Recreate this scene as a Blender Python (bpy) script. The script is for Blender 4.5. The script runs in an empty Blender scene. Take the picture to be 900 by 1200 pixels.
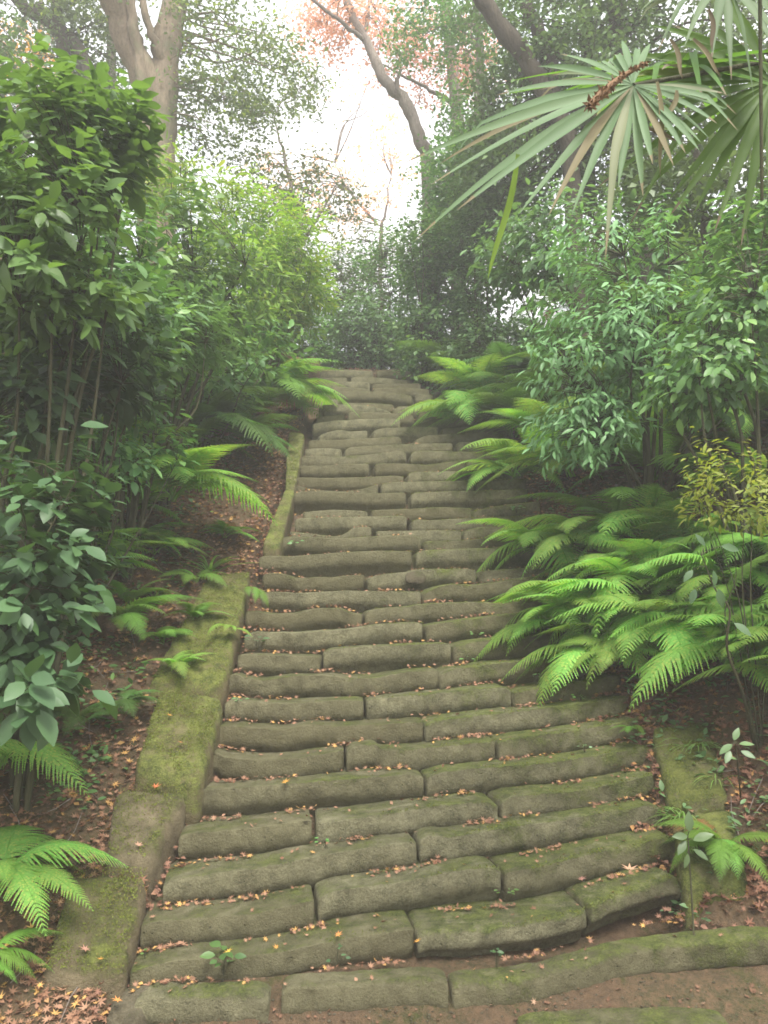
import bpy, math
import numpy as np
from mathutils import noise as mnoise, Vector

rs = np.random.RandomState
scene = bpy.context.scene
col = scene.collection
PI = math.pi

# ------------------------------------------------------------------ camera model
F, PITCH = 1000.0, math.radians(7.0)
cP, sP = math.cos(PITCH), math.sin(PITCH)
CAM = np.array([0.0, 0.0, 2.15])
KP = 4545.0          # stair plane: (y_px - 116) = KP / depth
YV = 116.0

def ray(px, py):
    u = (600.0 - py) / F
    return np.array([(px - 450.0) / F, cP - sP * u, sP + cP * u])

def at(px, py, d):
    return CAM + d * ray(px, py)

# stair plane in the world: z = A + B*y
_p1, _p2 = at(450, 1100, KP / (1100 - YV)), at(450, 500, KP / (500 - YV))
B = (_p2[2] - _p1[2]) / (_p2[1] - _p1[1])
A = _p1[2] - B * _p1[1]

def on_plane(px, py, h=0.0):
    r = ray(px, py)
    t = (A + h - CAM[2]) / (r[2] - B * r[1])
    return CAM + t * r

YTOP = 14.6
YBOT = 4.35

def left_edge(y):
    return -1.36 + 0.027 * (y - 4.5)

def right_edge(y):
    return 1.66 + 0.027 * (y - 4.5) + np.interp(y, [4.92, 5.08], [0.75, 0.0])

def plane_z(y):
    y = np.asarray(y, float)
    z = A + B * np.clip(y, YBOT, YTOP)
    z = z + np.where(y > YTOP, 0.07 * np.minimum(y - YTOP, 25), 0)
    z = z + np.where(y < YBOT, 0.10 * (y - YBOT), 0).clip(-0.6)
    return z

def sinnoise(x, y):
    return (np.sin(x * 1.3 + 0.7 * np.sin(y * 0.9)) * np.sin(y * 1.1 + 1.3 + 0.6 * np.sin(x * 0.7)) * 0.5 +
            np.sin(x * 3.7 + y * 1.9 + 1) * np.sin(y * 4.3 - x * 2.1) * 0.22 +
            np.sin(x * 9.1 + y * 5.3) * np.sin(y * 8.7 - x * 6.1 + 2) * 0.10)

def ground(x, y):
    x = np.asarray(x, float); y = np.asarray(y, float)
    S = plane_z(y)
    L, R = left_edge(y), right_edge(y)
    dl = np.maximum(L - x, 0); dr = np.maximum(x - R, 0)
    under = np.interp(y, [4.40, 4.62, 4.8, 5.2], [-0.24, -0.13, -0.13, -0.32])
    under = np.where(y > YTOP, -0.22, under)
    # left bank: a bed beside the kerb stones and then a rising slope
    zl = S + np.interp(dl, [0, .05, .44, .60, .9, 2.0, 4.0, 8.0, 20.0], [-.04, -.03, -0.02, 0.05, 0.17, 0.62, 1.5, 2.9, 5.0])
    zr = S + np.interp(dr, [0, .05, .46, .62, .9, 1.6, 3.5, 8.0, 20.0], [-.04, -.04, 0.0, .09, 0.38, 0.95, 2.1, 4.0, 6.0])
    low = np.clip((y - 3.2) / 2.0, 0.25, 1)
    zl = S + (zl - S) * low
    zr = S + (zr - S) * low
    wl = np.clip(dl / 0.08, 0, 1); wr = np.clip(dr / 0.16, 0, 1)
    z = (S + under) * (1 - wl) * (1 - wr) + zl * wl + zr * wr * (1 - wl)
    amp = np.clip(np.maximum(dl, dr) / 1.2, 0, 1) * 0.16
    return z + amp * sinnoise(x * 1.4, y * 1.4) + 0.01 * sinnoise(x * 9, y * 9)

def gpt(x, y, dz=0.0):
    return np.array([x, y, float(ground(x, y)) + dz])

def hit(px, py, dmax=40):
    r = ray(px, py)
    ts = np.linspace(1.5, dmax, 3000)
    P = CAM[None] + ts[:, None] * r[None]
    below = P[:, 2] < ground(P[:, 0], P[:, 1])
    i = int(np.argmax(below)) if below.any() else len(ts) - 1
    return P[i]

# ------------------------------------------------------------------ object helpers
def link(o, parent=None):
    col.objects.link(o)
    if parent is not None:
        o.parent = parent
    return o

def tag(o, label=None, cat=None, group=None, kind=None):
    if label: o['label'] = label
    if cat: o['category'] = cat
    if group: o['group'] = group
    if kind: o['kind'] = kind
    return o

def empty(name, loc, label=None, cat=None, group=None):
    o = bpy.data.objects.new(name, None)
    o.location = tuple(float(v) for v in loc)
    o.empty_display_size = 0.1
    link(o)
    return tag(o, label, cat, group)

def mesh_np(name, V, faces, mat, smooth=False):
    """faces: list of int arrays (n,k)"""
    V = np.asarray(V, np.float32)
    me = bpy.data.meshes.new(name)
    me.vertices.add(len(V)); me.vertices.foreach_set('co', V.ravel())
    faces = [np.asarray(f, np.int32) for f in faces if len(f)]
    tot = sum(f.size for f in faces); nf = sum(len(f) for f in faces)
    me.loops.add(tot); me.polygons.add(nf)
    me.loops.foreach_set('vertex_index', np.concatenate([f.ravel() for f in faces]))
    starts = []; s = 0
    for f in faces:
        starts.append(s + np.arange(len(f)) * f.shape[1]); s += f.size
    me.polygons.foreach_set('loop_start', np.concatenate(starts).astype(np.int32))
    if smooth:
        me.polygons.foreach_set('use_smooth', np.ones(nf, bool))
    me.update(calc_edges=True); me.validate()
    if mat is not None:
        me.materials.append(mat)
    return me

def obj(name, me, parent=None, loc=(0, 0, 0)):
    o = bpy.data.objects.new(name, me)
    o.location = tuple(float(v) for v in loc)
    return link(o, parent)

# ------------------------------------------------------------------ materials
def new_mat(name):
    m = bpy.data.materials.new(name); m.use_nodes = True
    nt = m.node_tree
    for n in list(nt.nodes): nt.nodes.remove(n)
    return m, nt, nt.nodes, nt.links

def N(ns, t, **kw):
    n = ns.new(t)
    for k, v in kw.items():
        if k.startswith('i_'):
            n.inputs[k[2:].replace('_', ' ')].default_value = v
        else:
            setattr(n, k, v)
    return n

def mixc(ns, ln, fac, a, b, bt='MIX'):
    m = ns.new('ShaderNodeMix'); m.data_type = 'RGBA'; m.blend_type = bt
    for s, v in ((m.inputs[0], fac), (m.inputs[6], a), (m.inputs[7], b)):
        if hasattr(v, 'is_linked') or hasattr(v, 'links'): ln.new(v, s)
        elif isinstance(v, (tuple, list)): s.default_value = (*v, 1) if len(v) == 3 else v
        else: s.default_value = v
    return m.outputs[2]

def ramp(ns, ln, src, lo, hi, a=0.0, b=1.0):
    r = ns.new('ShaderNodeMapRange'); ln.new(src, r.inputs[0])
    r.inputs[1].default_value = lo; r.inputs[2].default_value = hi
    r.inputs[3].default_value = a; r.inputs[4].default_value = b
    return r.outputs[0]

def math_n(ns, ln, op, a, b=None):
    m = ns.new('ShaderNodeMath'); m.operation = op
    for i, v in enumerate((a, b)):
        if v is None: continue
        if hasattr(v, 'links'): ln.new(v, m.inputs[i])
        else: m.inputs[i].default_value = v
    return m.outputs[0]

def noise_n(ns, ln, vec, scale, detail=4, rough=.6, dist=0.0):
    n = ns.new('ShaderNodeTexNoise')
    n.inputs['Scale'].default_value = scale; n.inputs['Detail'].default_value = detail
    n.inputs['Roughness'].default_value = rough; n.inputs['Distortion'].default_value = dist
    ln.new(vec, n.inputs['Vector'])
    return n.outputs[0]

def stone_mat(name, c1, c2, moss, mossamt, mossdark=(.035, .05, .012)):
    m, nt, ns, ln = new_mat(name)
    geo = ns.new('ShaderNodeNewGeometry'); pos = geo.outputs['Position']
    oi = ns.new('ShaderNodeObjectInfo')
    big = noise_n(ns, ln, pos, 2.3, 5, .62, .4)
    mid = noise_n(ns, ln, pos, 11, 6, .7)
    fine = noise_n(ns, ln, pos, 75, 5, .75)
    grain = noise_n(ns, ln, pos, 260, 3, .7)
    base = mixc(ns, ln, ramp(ns, ln, big, .35, .65), c1, c2)
    base = mixc(ns, ln, ramp(ns, ln, mid, .38, .66, 0, .85), base, tuple(v * .45 for v in c1))
    base = mixc(ns, ln, ramp(ns, ln, fine, .44, .66, 0, .38), base, tuple(min(1, v * 1.5) for v in c2))
    base = mixc(ns, ln, ramp(ns, ln, oi.outputs['Random'], 0, 1, 0, .75), base, (c1[0] * .66, c1[1] * .62, c1[2] * .55))
    # pits
    vor = ns.new('ShaderNodeTexVoronoi'); vor.inputs['Scale'].default_value = 30; ln.new(pos, vor.inputs['Vector'])
    pit = ramp(ns, ln, vor.outputs['Distance'], .06, .20, 1, 0)
    pit = math_n(ns, ln, 'MULTIPLY', pit, ramp(ns, ln, mid, .5, .6))
    base = mixc(ns, ln, math_n(ns, ln, 'MULTIPLY', pit, .6), base, tuple(v * .35 for v in c1))
    # lichen flecks
    v2 = ns.new('ShaderNodeTexVoronoi'); v2.inputs['Scale'].default_value = 17; ln.new(pos, v2.inputs['Vector'])
    fl = math_n(ns, ln, 'MULTIPLY', ramp(ns, ln, v2.outputs['Distance'], .08, .16, 1, 0), ramp(ns, ln, noise_n(ns, ln, pos, 4, 3), .52, .66))
    base = mixc(ns, ln, math_n(ns, ln, 'MULTIPLY', fl, .35), base, (.30, .29, .20))
    # moss on the upward surfaces and in patches
    sep = ns.new('ShaderNodeSeparateXYZ'); ln.new(geo.outputs['Normal'], sep.inputs[0])
    sp = ns.new('ShaderNodeSeparateXYZ'); ln.new(pos, sp.inputs[0])
    up = ramp(ns, ln, sep.outputs[2], -.1, .8)
    mn = noise_n(ns, ln, pos, 3.1, 6, .68, .6)
    side = math_n(ns, ln, 'MULTIPLY', ramp(ns, ln, sp.outputs[0], -.4, 1.8, -.03, .24), ramp(ns, ln, sp.outputs[1], 4.5, 5.3, .25, 1))
    s = math_n(ns, ln, 'ADD', math_n(ns, ln, 'MULTIPLY', up, .24), math_n(ns, ln, 'ADD', mn, side))
    s = math_n(ns, ln, 'ADD', s, math_n(ns, ln, 'MULTIPLY', math_n(ns, ln, 'SUBTRACT', fine, .5), .5))
    mf = ramp(ns, ln, s, .80 - mossamt, 1.0 - mossamt, 0, .92)
    mf = math_n(ns, ln, 'MULTIPLY', mf, ramp(ns, ln, noise_n(ns, ln, pos, 6.5, 6, .75), .36, .50, .25, 1))
    mc = mixc(ns, ln, ramp(ns, ln, mid, .35, .65), moss, mossdark)
    mc = mixc(ns, ln, ramp(ns, ln, fine, .45, .7, 0, .6), mc, tuple(min(1, v * 1.55) for v in moss))
    colr = mixc(ns, ln, mf, base, mc)
    bs = ns.new('ShaderNodeBsdfPrincipled'); ln.new(colr, bs.inputs['Base Color'])
    bs.inputs['Roughness'].default_value = .92
    bs.inputs['Specular IOR Level'].default_value = .18
    h = math_n(ns, ln, 'ADD', math_n(ns, ln, 'MULTIPLY', mid, .9), math_n(ns, ln, 'MULTIPLY', fine, .55))
    h = math_n(ns, ln, 'ADD', h, math_n(ns, ln, 'MULTIPLY', grain, .22))
    h = math_n(ns, ln, 'SUBTRACT', h, math_n(ns, ln, 'MULTIPLY', pit, .45))
    h = math_n(ns, ln, 'ADD', h, math_n(ns, ln, 'MULTIPLY', mf, .3))
    bp = ns.new('ShaderNodeBump'); bp.inputs['Strength'].default_value = .9; bp.inputs['Distance'].default_value = .032
    ln.new(h, bp.inputs['Height']); ln.new(bp.outputs[0], bs.inputs['Normal'])
    out = ns.new('ShaderNodeOutputMaterial'); ln.new(bs.outputs[0], out.inputs[0])
    return m

def leaf_mat(name, c1, c2, c3=None, rough=.45, trans=.35, spec=.4, tcol=None):
    m, nt, ns, ln = new_mat(name)
    if c1[1] > c1[0] and max(c1) < .32:
        g = 1.3 if "fern" in name else (1.25 if "bamboo" in name or "moss" in name or "palm" in name else (1.3 if 'cool' in name else 1.75)); c1 = tuple(v * g for v in c1); c2 = tuple(v * g for v in c2); c3 = tuple(v * g for v in c3) if c3 else None
    geo = ns.new('ShaderNodeNewGeometry'); oi = ns.new('ShaderNodeObjectInfo')
    r = geo.outputs['Random Per Island']
    c = mixc(ns, ln, r, c1, c2)
    if c3 is not None:
        r2 = math_n(ns, ln, 'FRACT', math_n(ns, ln, 'MULTIPLY', r, 17.3))
        c = mixc(ns, ln, ramp(ns, ln, r2, .80, .86), c, c3)
    pn = noise_n(ns, ln, geo.outputs['Position'], 1.7, 2)
    c = mixc(ns, ln, ramp(ns, ln, pn, .35, .65, 0, .4), c, tuple(v * .6 for v in c1))
    hs = ns.new('ShaderNodeHueSaturation'); ln.new(c, hs.inputs['Color'])
    ln.new(ramp(ns, ln, oi.outputs['Random'], 0, 1, .70, 1.22), hs.inputs['Value'])
    ln.new(ramp(ns, ln, oi.outputs['Random'], 0, 1, .478, .512), hs.inputs['Hue'])
    bs = ns.new('ShaderNodeBsdfPrincipled'); ln.new(hs.outputs[0], bs.inputs['Base Color'])
    bs.inputs['Roughness'].default_value = rough; bs.inputs['Specular IOR Level'].default_value = spec
    tr = ns.new('ShaderNodeBsdfTranslucent')
    tc = mixc(ns, ln, 1.0, hs.outputs[0], tcol or (1.5, 1.5, .7), 'MULTIPLY')
    ln.new(tc, tr.inputs[0])
    mx = ns.new('ShaderNodeMixShader'); mx.inputs[0].default_value = trans
    ln.new(bs.outputs[0], mx.inputs[1]); ln.new(tr.outputs[0], mx.inputs[2])
    out = ns.new('ShaderNodeOutputMaterial'); ln.new(mx.outputs[0], out.inputs[0])
    return m

def bark_mat(name, c1, c2, moss=None):
    m, nt, ns, ln = new_mat(name)
    geo = ns.new('ShaderNodeNewGeometry'); pos = geo.outputs['Position']
    mp = ns.new('ShaderNodeMapping'); mp.inputs['Scale'].default_value = (1, 1, .28); ln.new(pos, mp.inputs[0])
    a = noise_n(ns, ln, mp.outputs[0], 5, 6, .65, .5)
    b = noise_n(ns, ln, mp.outputs[0], 28, 5, .7, .3)
    c = mixc(ns, ln, ramp(ns, ln, a, .35, .65), c1, c2)
    c = mixc(ns, ln, ramp(ns, ln, b, .45, .7, 0, .6), c, tuple(v * .5 for v in c1))
    if moss:
        c = mixc(ns, ln, ramp(ns, ln, noise_n(ns, ln, pos, 2.2, 4), .5, .62, 0, .7), c, moss)
    bs = ns.new('ShaderNodeBsdfPrincipled'); ln.new(c, bs.inputs['Base Color']); bs.inputs['Roughness'].default_value = .9
    bs.inputs['Specular IOR Level'].default_value = .2
    bp = ns.new('ShaderNodeBump'); bp.inputs['Strength'].default_value = .8; bp.inputs['Distance'].default_value = .03
    ln.new(math_n(ns, ln, 'ADD', a, b), bp.inputs['Height']); ln.new(bp.outputs[0], bs.inputs['Normal'])
    out = ns.new('ShaderNodeOutputMaterial'); ln.new(bs.outputs[0], out.inputs[0])
    return m

def soil_mat():
    m, nt, ns, ln = new_mat('soil')
    geo = ns.new('ShaderNodeNewGeometry'); pos = geo.outputs['Position']
    a = noise_n(ns, ln, pos, 1.7, 5, .6, .5); b = noise_n(ns, ln, pos, 22, 6, .75); g = noise_n(ns, ln, pos, 120, 3, .7)
    c = mixc(ns, ln, ramp(ns, ln, a, .4, .6), (.115, .082, .052), (.085, .078, .040))
    c = mixc(ns, ln, ramp(ns, ln, b, .4, .65), c, (.19, .125, .075))
    c = mixc(ns, ln, ramp(ns, ln, noise_n(ns, ln, pos, 3.5, 5, .7), .55, .68, 0, .8), c, (.05, .075, .018))
    vor = ns.new('ShaderNodeTexVoronoi'); vor.inputs['Scale'].default_value = 42; ln.new(pos, vor.inputs['Vector'])
    c = mixc(ns, ln, ramp(ns, ln, vor.outputs['Distance'], .1, .3, .5, 0), c, (.17, .125, .085))
    bs = ns.new('ShaderNodeBsdfPrincipled'); ln.new(c, bs.inputs['Base Color']); bs.inputs['Roughness'].default_value = .95
    bs.inputs['Specular IOR Level'].default_value = .1
    bp = ns.new('ShaderNodeBump'); bp.inputs['Strength'].default_value = 1; bp.inputs['Distance'].default_value = .04
    h = math_n(ns, ln, 'ADD', b, math_n(ns, ln, 'MULTIPLY', g, .5)); ln.new(h, bp.inputs['Height'])
    ln.new(bp.outputs[0], bs.inputs['Normal'])
    out = ns.new('ShaderNodeOutputMaterial'); ln.new(bs.outputs[0], out.inputs[0])
    return m

M = {}
M['stone'] = stone_mat('tuff_stone', (.168, .160, .092), (.250, .236, .142), (.120, .140, .034), .15)
M['kerb'] = stone_mat('kerb_stone', (.18, .15, .085), (.24, .21, .12), (.165, .185, .045), .33)
M['kerb_bare'] = stone_mat('kerb_stone_bare', (.17, .14, .085), (.23, .195, .12), (.12, .135, .03), .16)
M['rock'] = stone_mat('rock_stone', (.12, .105, .068), (.17, .15, .10), (.08, .10, .028), .05)
M['soil'] = soil_mat()
M['shrub'] = leaf_mat('broad_leaves', (.045, .105, .032), (.085, .175, .050), (.13, .23, .07), rough=.38, trans=.30)
M['bright_shrub'] = leaf_mat('bright_broad_leaves', (.058, .125, .036), (.098, .195, .052), rough=.42, trans=.38)
M['blue_shrub'] = leaf_mat('cool_broad_leaves', (.038, .085, .034), (.072, .142, .056), (.06, .13, .04), rough=.48, trans=.25)
M['grey_shrub'] = leaf_mat('pale_broad_leaves', (.070, .135, .052), (.115, .21, .090), (.06, .12, .04), rough=.45, trans=.3)
M['bamboo'] = leaf_mat('bamboo_leaves', (.17, .34, .04), (.26, .45, .06), (.36, .46, .08), rough=.5, trans=.45)
M['dark_tree'] = leaf_mat('evergreen_leaves', (.056, .098, .042), (.090, .150, .058), (.11, .18, .07), rough=.42, trans=.25)
M['olive_tree'] = leaf_mat('olive_leaves', (.060, .085, .040), (.095, .135, .055), (.16, .20, .06), rough=.5, trans=.35)
M['maple'] = leaf_mat('orange_maple_leaves', (.78, .48, .32), (.85, .60, .44), (.82, .42, .30), rough=.6, trans=.5, tcol=(1.2, 1.1, 1.0))
M['yellow_maple'] = leaf_mat('yellow_maple_leaves', (.62, .36, .05), (.70, .50, .10), (.55, .22, .05), rough=.6, trans=.5, tcol=(1.2, 1.15, .8))
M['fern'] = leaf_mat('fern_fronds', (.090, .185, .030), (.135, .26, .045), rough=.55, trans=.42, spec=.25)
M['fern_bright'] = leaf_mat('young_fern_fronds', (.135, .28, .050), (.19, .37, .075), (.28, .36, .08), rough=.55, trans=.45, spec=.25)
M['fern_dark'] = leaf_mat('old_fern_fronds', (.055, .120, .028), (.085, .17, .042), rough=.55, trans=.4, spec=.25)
M['fern_dry'] = leaf_mat('withered_fern_fronds', (.26, .14, .05), (.34, .22, .08), (.22, .24, .06), rough=.7, trans=.3, spec=.15, tcol=(1, 1, 1))
M['yellow_leaf'] = leaf_mat('yellowing_leaves', (.32, .46, .07), (.44, .50, .10), (.20, .34, .06), rough=.5, trans=.4)
M['grass'] = leaf_mat('grass_blades', (.085, .16, .04), (.14, .24, .06), rough=.45, trans=.35)
M['palm'] = leaf_mat('palm_leaflets', (.095, .150, .075), (.130, .190, .100), (.16, .17, .10), rough=.55, trans=.28, spec=.2)
M['palm_dark'] = leaf_mat('palm_leaflets_green', (.080, .175, .040), (.120, .235, .055), (.18, .22, .07), rough=.5, trans=.42, spec=.2)  # greener, more translucent leaflets of the two rear fans
M['palm_dry'] = leaf_mat('dry_palm_leaf', (.16, .135, .07), (.22, .185, .10), rough=.7, trans=.25, tcol=(1, 1, 1))
M['litter'] = leaf_mat('dead_leaves', (.27, .145, .080), (.43, .27, .16), (.66, .42, .13), rough=.7, trans=.12, spec=.2, tcol=(1, 1, 1))
M['litter_dark'] = leaf_mat('rotting_leaves', (.13, .075, .045), (.27, .16, .095), (.42, .28, .17), rough=.8, trans=.08, spec=.15, tcol=(1, 1, 1))
M['yl'] = leaf_mat('fallen_yellow_leaf', (.62, .34, .06), (.70, .42, .07), rough=.6, trans=.15, tcol=(1, 1, 1))
M['ol'] = leaf_mat('fallen_orange_leaf', (.55, .20, .05), (.60, .25, .09), rough=.6, trans=.15, tcol=(1, 1, 1))
M['pl'] = leaf_mat('fallen_pink_leaf', (.42, .22, .15), (.48, .28, .19), rough=.6, trans=.15, tcol=(1, 1, 1))
M['bark_tan'] = bark_mat('smooth_tan_bark', (.21, .165, .115), (.29, .235, .165), (.17, .17, .10))
M['bark_dark'] = bark_mat('dark_bark', (.060, .050, .036), (.10, .085, .062))
M['bark_grey'] = bark_mat('grey_bark', (.20, .165, .14), (.29, .25, .21))
M['stem'] = bark_mat('green_brown_stems', (.055, .058, .030), (.10, .095, .050))
M['rachis'] = bark_mat('fern_stalk', (.13, .17, .05), (.17, .2, .06))

# ------------------------------------------------------------------ geometry generators
def tube(points, radii, sides=6):
    P = np.asarray(points, float); n = len(P)
    R = np.broadcast_to(np.asarray(radii, float), (n,))
    T = np.gradient(P, axis=0); T /= np.linalg.norm(T, axis=1)[:, None] + 1e-9
    ref = np.array([0, 0, 1.0]) if abs(T[:, 2]).mean() < .8 else np.array([1.0, 0, 0])
    U = np.cross(T, ref); U /= np.linalg.norm(U, axis=1)[:, None] + 1e-9
    W = np.cross(T, U)
    a = np.arange(sides) / sides * 2 * PI
    V = P[:, None] + R[:, None, None] * (np.cos(a)[None, :, None] * U[:, None] + np.sin(a)[None, :, None] * W[:, None])
    V = V.reshape(-1, 3)
    i = np.arange(n - 1)[:, None] * sides; j = np.arange(sides)[None]
    q = np.stack([i + j, i + (j + 1) % sides, i + sides + (j + 1) % sides, i + sides + j], -1).reshape(-1, 4)
    return V, q

class Acc:
    def __init__(s): s.V = []; s.Q = []; s.T = []; s.n = 0
    def add(s, V, Q=None, T=None):
        if Q is not None and len(Q): s.Q.append(np.asarray(Q) + s.n)
        if T is not None and len(T): s.T.append(np.asarray(T) + s.n)
        s.V.append(V); s.n += len(V)
    def mesh(s, name, mat, smooth=False, origin=None):
        V = np.concatenate(s.V)
        if origin is not None: V = V - np.asarray(origin)[None]
        f = []
        if s.Q: f.append(np.concatenate(s.Q))
        if s.T: f.append(np.concatenate(s.T))
        return mesh_np(name, V, f, mat, smooth)

def smooth_path(P, k=4):
    P = np.asarray(P, float)
    n = len(P)
    if n < 3:
        t = np.linspace(0, 1, k + 1)[:, None]; return P[0] * (1 - t) + P[-1] * t
    out = []
    E = np.vstack([2 * P[0] - P[1], P, 2 * P[-1] - P[-2]])
    for i in range(1, n):
        p0, p1, p2, p3 = E[i - 1], E[i], E[i + 1], E[i + 2]
        for t in np.arange(k) / k:
            out.append(.5 * ((2 * p1) + (-p0 + p2) * t + (2 * p0 - 5 * p1 + 4 * p2 - p3) * t * t + (-p0 + 3 * p1 - 3 * p2 + p3) * t ** 3))
    out.append(P[-1])
    return np.array(out)

def broad_leaf(w=.42, fold=.10, droop=.16):
    t = np.array([0, .18, .42, .68, .86, 1.0]); ww = np.array([0, .62, 1.0, .80, .40, 0]) * w * .5
    V = []; 
    for a, b in zip(t, ww): V.append((a, 0, -droop * a * a))
    n = len(t)
    for s in (1, -1):
        for a, b in zip(t[1:-1], ww[1:-1]): V.append((a, s * b, -droop * a * a + fold * b * 2))
    T = []
    for k, s in enumerate((1, -1)):
        o = n + k * (n - 2)
        tris = [(0, 1, o)]
        for i in range(n - 3):
            tris += [(i + 1, i + 2, o + i + 1), (i + 1, o + i + 1, o + i)]
        tris += [(n - 2, n - 1, o + n - 3)]
        if s > 0: tris = [(a, b, c) for a, b, c in tris]
        else: tris = [(a, c, b) for a, b, c in tris]
        T += tris
    return np.array(V), np.array(T)

def simple_leaf(w=.5):
    V = np.array([(0, 0, 0), (.45, w / 2, .06), (1, 0, -.10), (.45, -w / 2, .06), (.5, 0, 0)])
    T = np.array([(0, 4, 1), (4, 2, 1), (0, 3, 4), (4, 3, 2)])
    return V, T

def maple_leaf(curl=.12, lobes=7, seed=0):
    r = rs(seed)
    V = [(0, 0, 0)]; n = lobes
    a0 = -150; a1 = 150
    T = []
    for i in range(n):
        a = math.radians(a0 + (a1 - a0) * i / (n - 1)); L = .5 + .5 * math.cos(a / 2) ** 1.0
        da = math.radians((a1 - a0) / (n - 1) / 2)
        V.append((.30 * math.cos(a - da * .99), .30 * math.sin(a - da * .99), curl * .2))
        V.append((L * .55 * math.cos(a - da * .38), L * .55 * math.sin(a - da * .38), curl * .5))
        V.append((L * math.cos(a), L * math.sin(a), curl * (1.2 + r.uniform(-.8, .8))))
        V.append((L * .55 * math.cos(a + da * .38), L * .55 * math.sin(a + da * .38), curl * .5))
        o = 1 + i * 4
        T += [(0, o, o + 1), (0, o + 1, o + 3), (o + 1, o + 2, o + 3)]
        nx = o + 4 if i < n - 1 else None
        if nx: T.append((0, o + 3, nx))
    return np.array(V, float), np.array(T)

def place(tmpl, P, D, Nn, S):
    """many copies of a template: P (n,3), axis D, normal Nn, size S"""
    TV, TT = tmpl
    D = D / (np.linalg.norm(D, axis=1)[:, None] + 1e-9)
    Y = np.cross(Nn, D); Y /= np.linalg.norm(Y, axis=1)[:, None] + 1e-9
    Z = np.cross(D, Y)
    S = np.broadcast_to(np.asarray(S, float), (len(P),))
    V = P[:, None] + S[:, None, None] * (TV[None, :, 0:1] * D[:, None] + TV[None, :, 1:2] * Y[:, None] + TV[None, :, 2:3] * Z[:, None])
    T = TT[None] + (np.arange(len(P)) * len(TV))[:, None, None]
    return V.reshape(-1, 3), T.reshape(-1, 3)

def rand_dirs(r, n):
    v = r.normal(size=(n, 3)); return v / np.linalg.norm(v, axis=1)[:, None]

LEAF = broad_leaf(.46); LEAF_N = broad_leaf(.30, .12, .25); LEAF_W = broad_leaf(.56, .08, .14)
SIMPLE = simple_leaf(.55); SLIVER = simple_leaf(.26); ROUND = simple_leaf(.75)

def bush_parts(r, base, envs, nclu, nleaf, size, tmpl, twig=.25, nlimb=6, stem_r=.02, droop=.25, upn=1.0, twigs=True, stems=2, shell=.45, lw=1.0):
    """returns (stem Acc, leaf Acc). envs: list of (centre, radii, weight)"""
    w = np.array([e[2] for e in envs], float); w /= w.sum()
    which = r.choice(len(envs), nclu, p=w)
    d = rand_dirs(r, nclu); rad = (r.uniform(shell ** 3, 1, nclu)) ** (1 / 3.)
    C = np.array([envs[k][0] for k in which]) + d * rad[:, None] * np.array([envs[k][1] for k in which])
    # clumpiness: pull to sub-centres
    nsub = max(3, nclu // 9)
    sub = C[r.choice(nclu, nsub, replace=False)]
    near = np.argmin(((C[:, None] - sub[None]) ** 2).sum(-1), 1)
    C = C + (sub[near] - C) * r.uniform(.05, .40, nclu)[:, None]
    gz = ground(C[:, 0], C[:, 1]); C[:, 2] = np.maximum(C[:, 2], gz + .05)
    SA, LA = Acc(), Acc()
    base = np.asarray(base, float)
    # limbs
    mid = np.average(C, axis=0)
    ends = C[r.choice(nclu, min(nlimb, nclu), replace=False)]
    nodes = []
    for e in ends:
        b0 = base + np.array([r.normal(0, stem_r * stems), r.normal(0, stem_r * stems), -.05])
        m1 = b0 * .6 + e * .4 + np.array([r.normal(0, .06), r.normal(0, .06), .12 * np.linalg.norm(e - b0)])
        m2 = b0 * .28 + e * .72 + r.normal(0, .05, 3)
        pth = smooth_path([b0, m1, m2, e], 4)
        SA.add(*tube(pth, np.linspace(stem_r, stem_r * .25, len(pth)), 6))
        nodes.append(pth[5:])
    NP = np.concatenate(nodes)
    for i in range(nclu):
        dd = ((NP - C[i]) ** 2).sum(1); dd = dd + np.where(NP[:, 2] > C[i, 2] + .05, .6, 0)
        j = int(np.argmin(dd)); p0 = NP[j]
        m = (p0 + C[i]) / 2 + np.array([0, 0, .08 * np.linalg.norm(C[i] - p0)])
        if twigs:
            SA.add(*tube(np.array([p0, m, C[i]]), [stem_r * .28, stem_r * .2, stem_r * .1], 3))
        d[i] = C[i] - p0
    d = d / (np.linalg.norm(d, axis=1)[:, None] + 1e-6)
    out = C - mid; out /= np.linalg.norm(out, axis=1)[:, None] + 1e-6
    td = d * .5 + out * .6 + rand_dirs(r, nclu) * .45 + np.array([0, 0, .15]); td /= np.linalg.norm(td, axis=1)[:, None]
    t = np.linspace(-.35, 1, nleaf)[None] + r.uniform(-.05, .05, (nclu, nleaf))
    P = C[:, None] + td[:, None] * (t * twig)[..., None]
    rd = rand_dirs(r, nclu * nleaf).reshape(nclu, nleaf, 3)
    rd = rd - (rd * td[:, None]).sum(-1, keepdims=True) * td[:, None]
    rd /= np.linalg.norm(rd, axis=-1, keepdims=True) + 1e-6
    D = rd * .9 + td[:, None] * (.35 + .5 * np.clip(t, 0, 1)[..., None]); D[..., 2] = D[..., 2] * .6 - droop
    P = P.reshape(-1, 3) + rd.reshape(-1, 3) * .02; D = D.reshape(-1, 3)
    Nn = np.array([0, 0, upn])[None] + r.normal(0, .35, P.shape) + np.repeat(out, nleaf, 0) * .35
    Nn[:, 1] -= .15
    S = size * np.clip(r.normal(.95, .3, len(P)), .35, 1.6)
    V, T = place(tmpl, P, D, Nn, S)
    LA.add(V, None, T)
    return SA, LA

def penv(px, py, d, rx, ry, rd, w=1.0):
    return (at(px, py, d), np.array([rx * d / F, rd, ry * d / F]), w)

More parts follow.
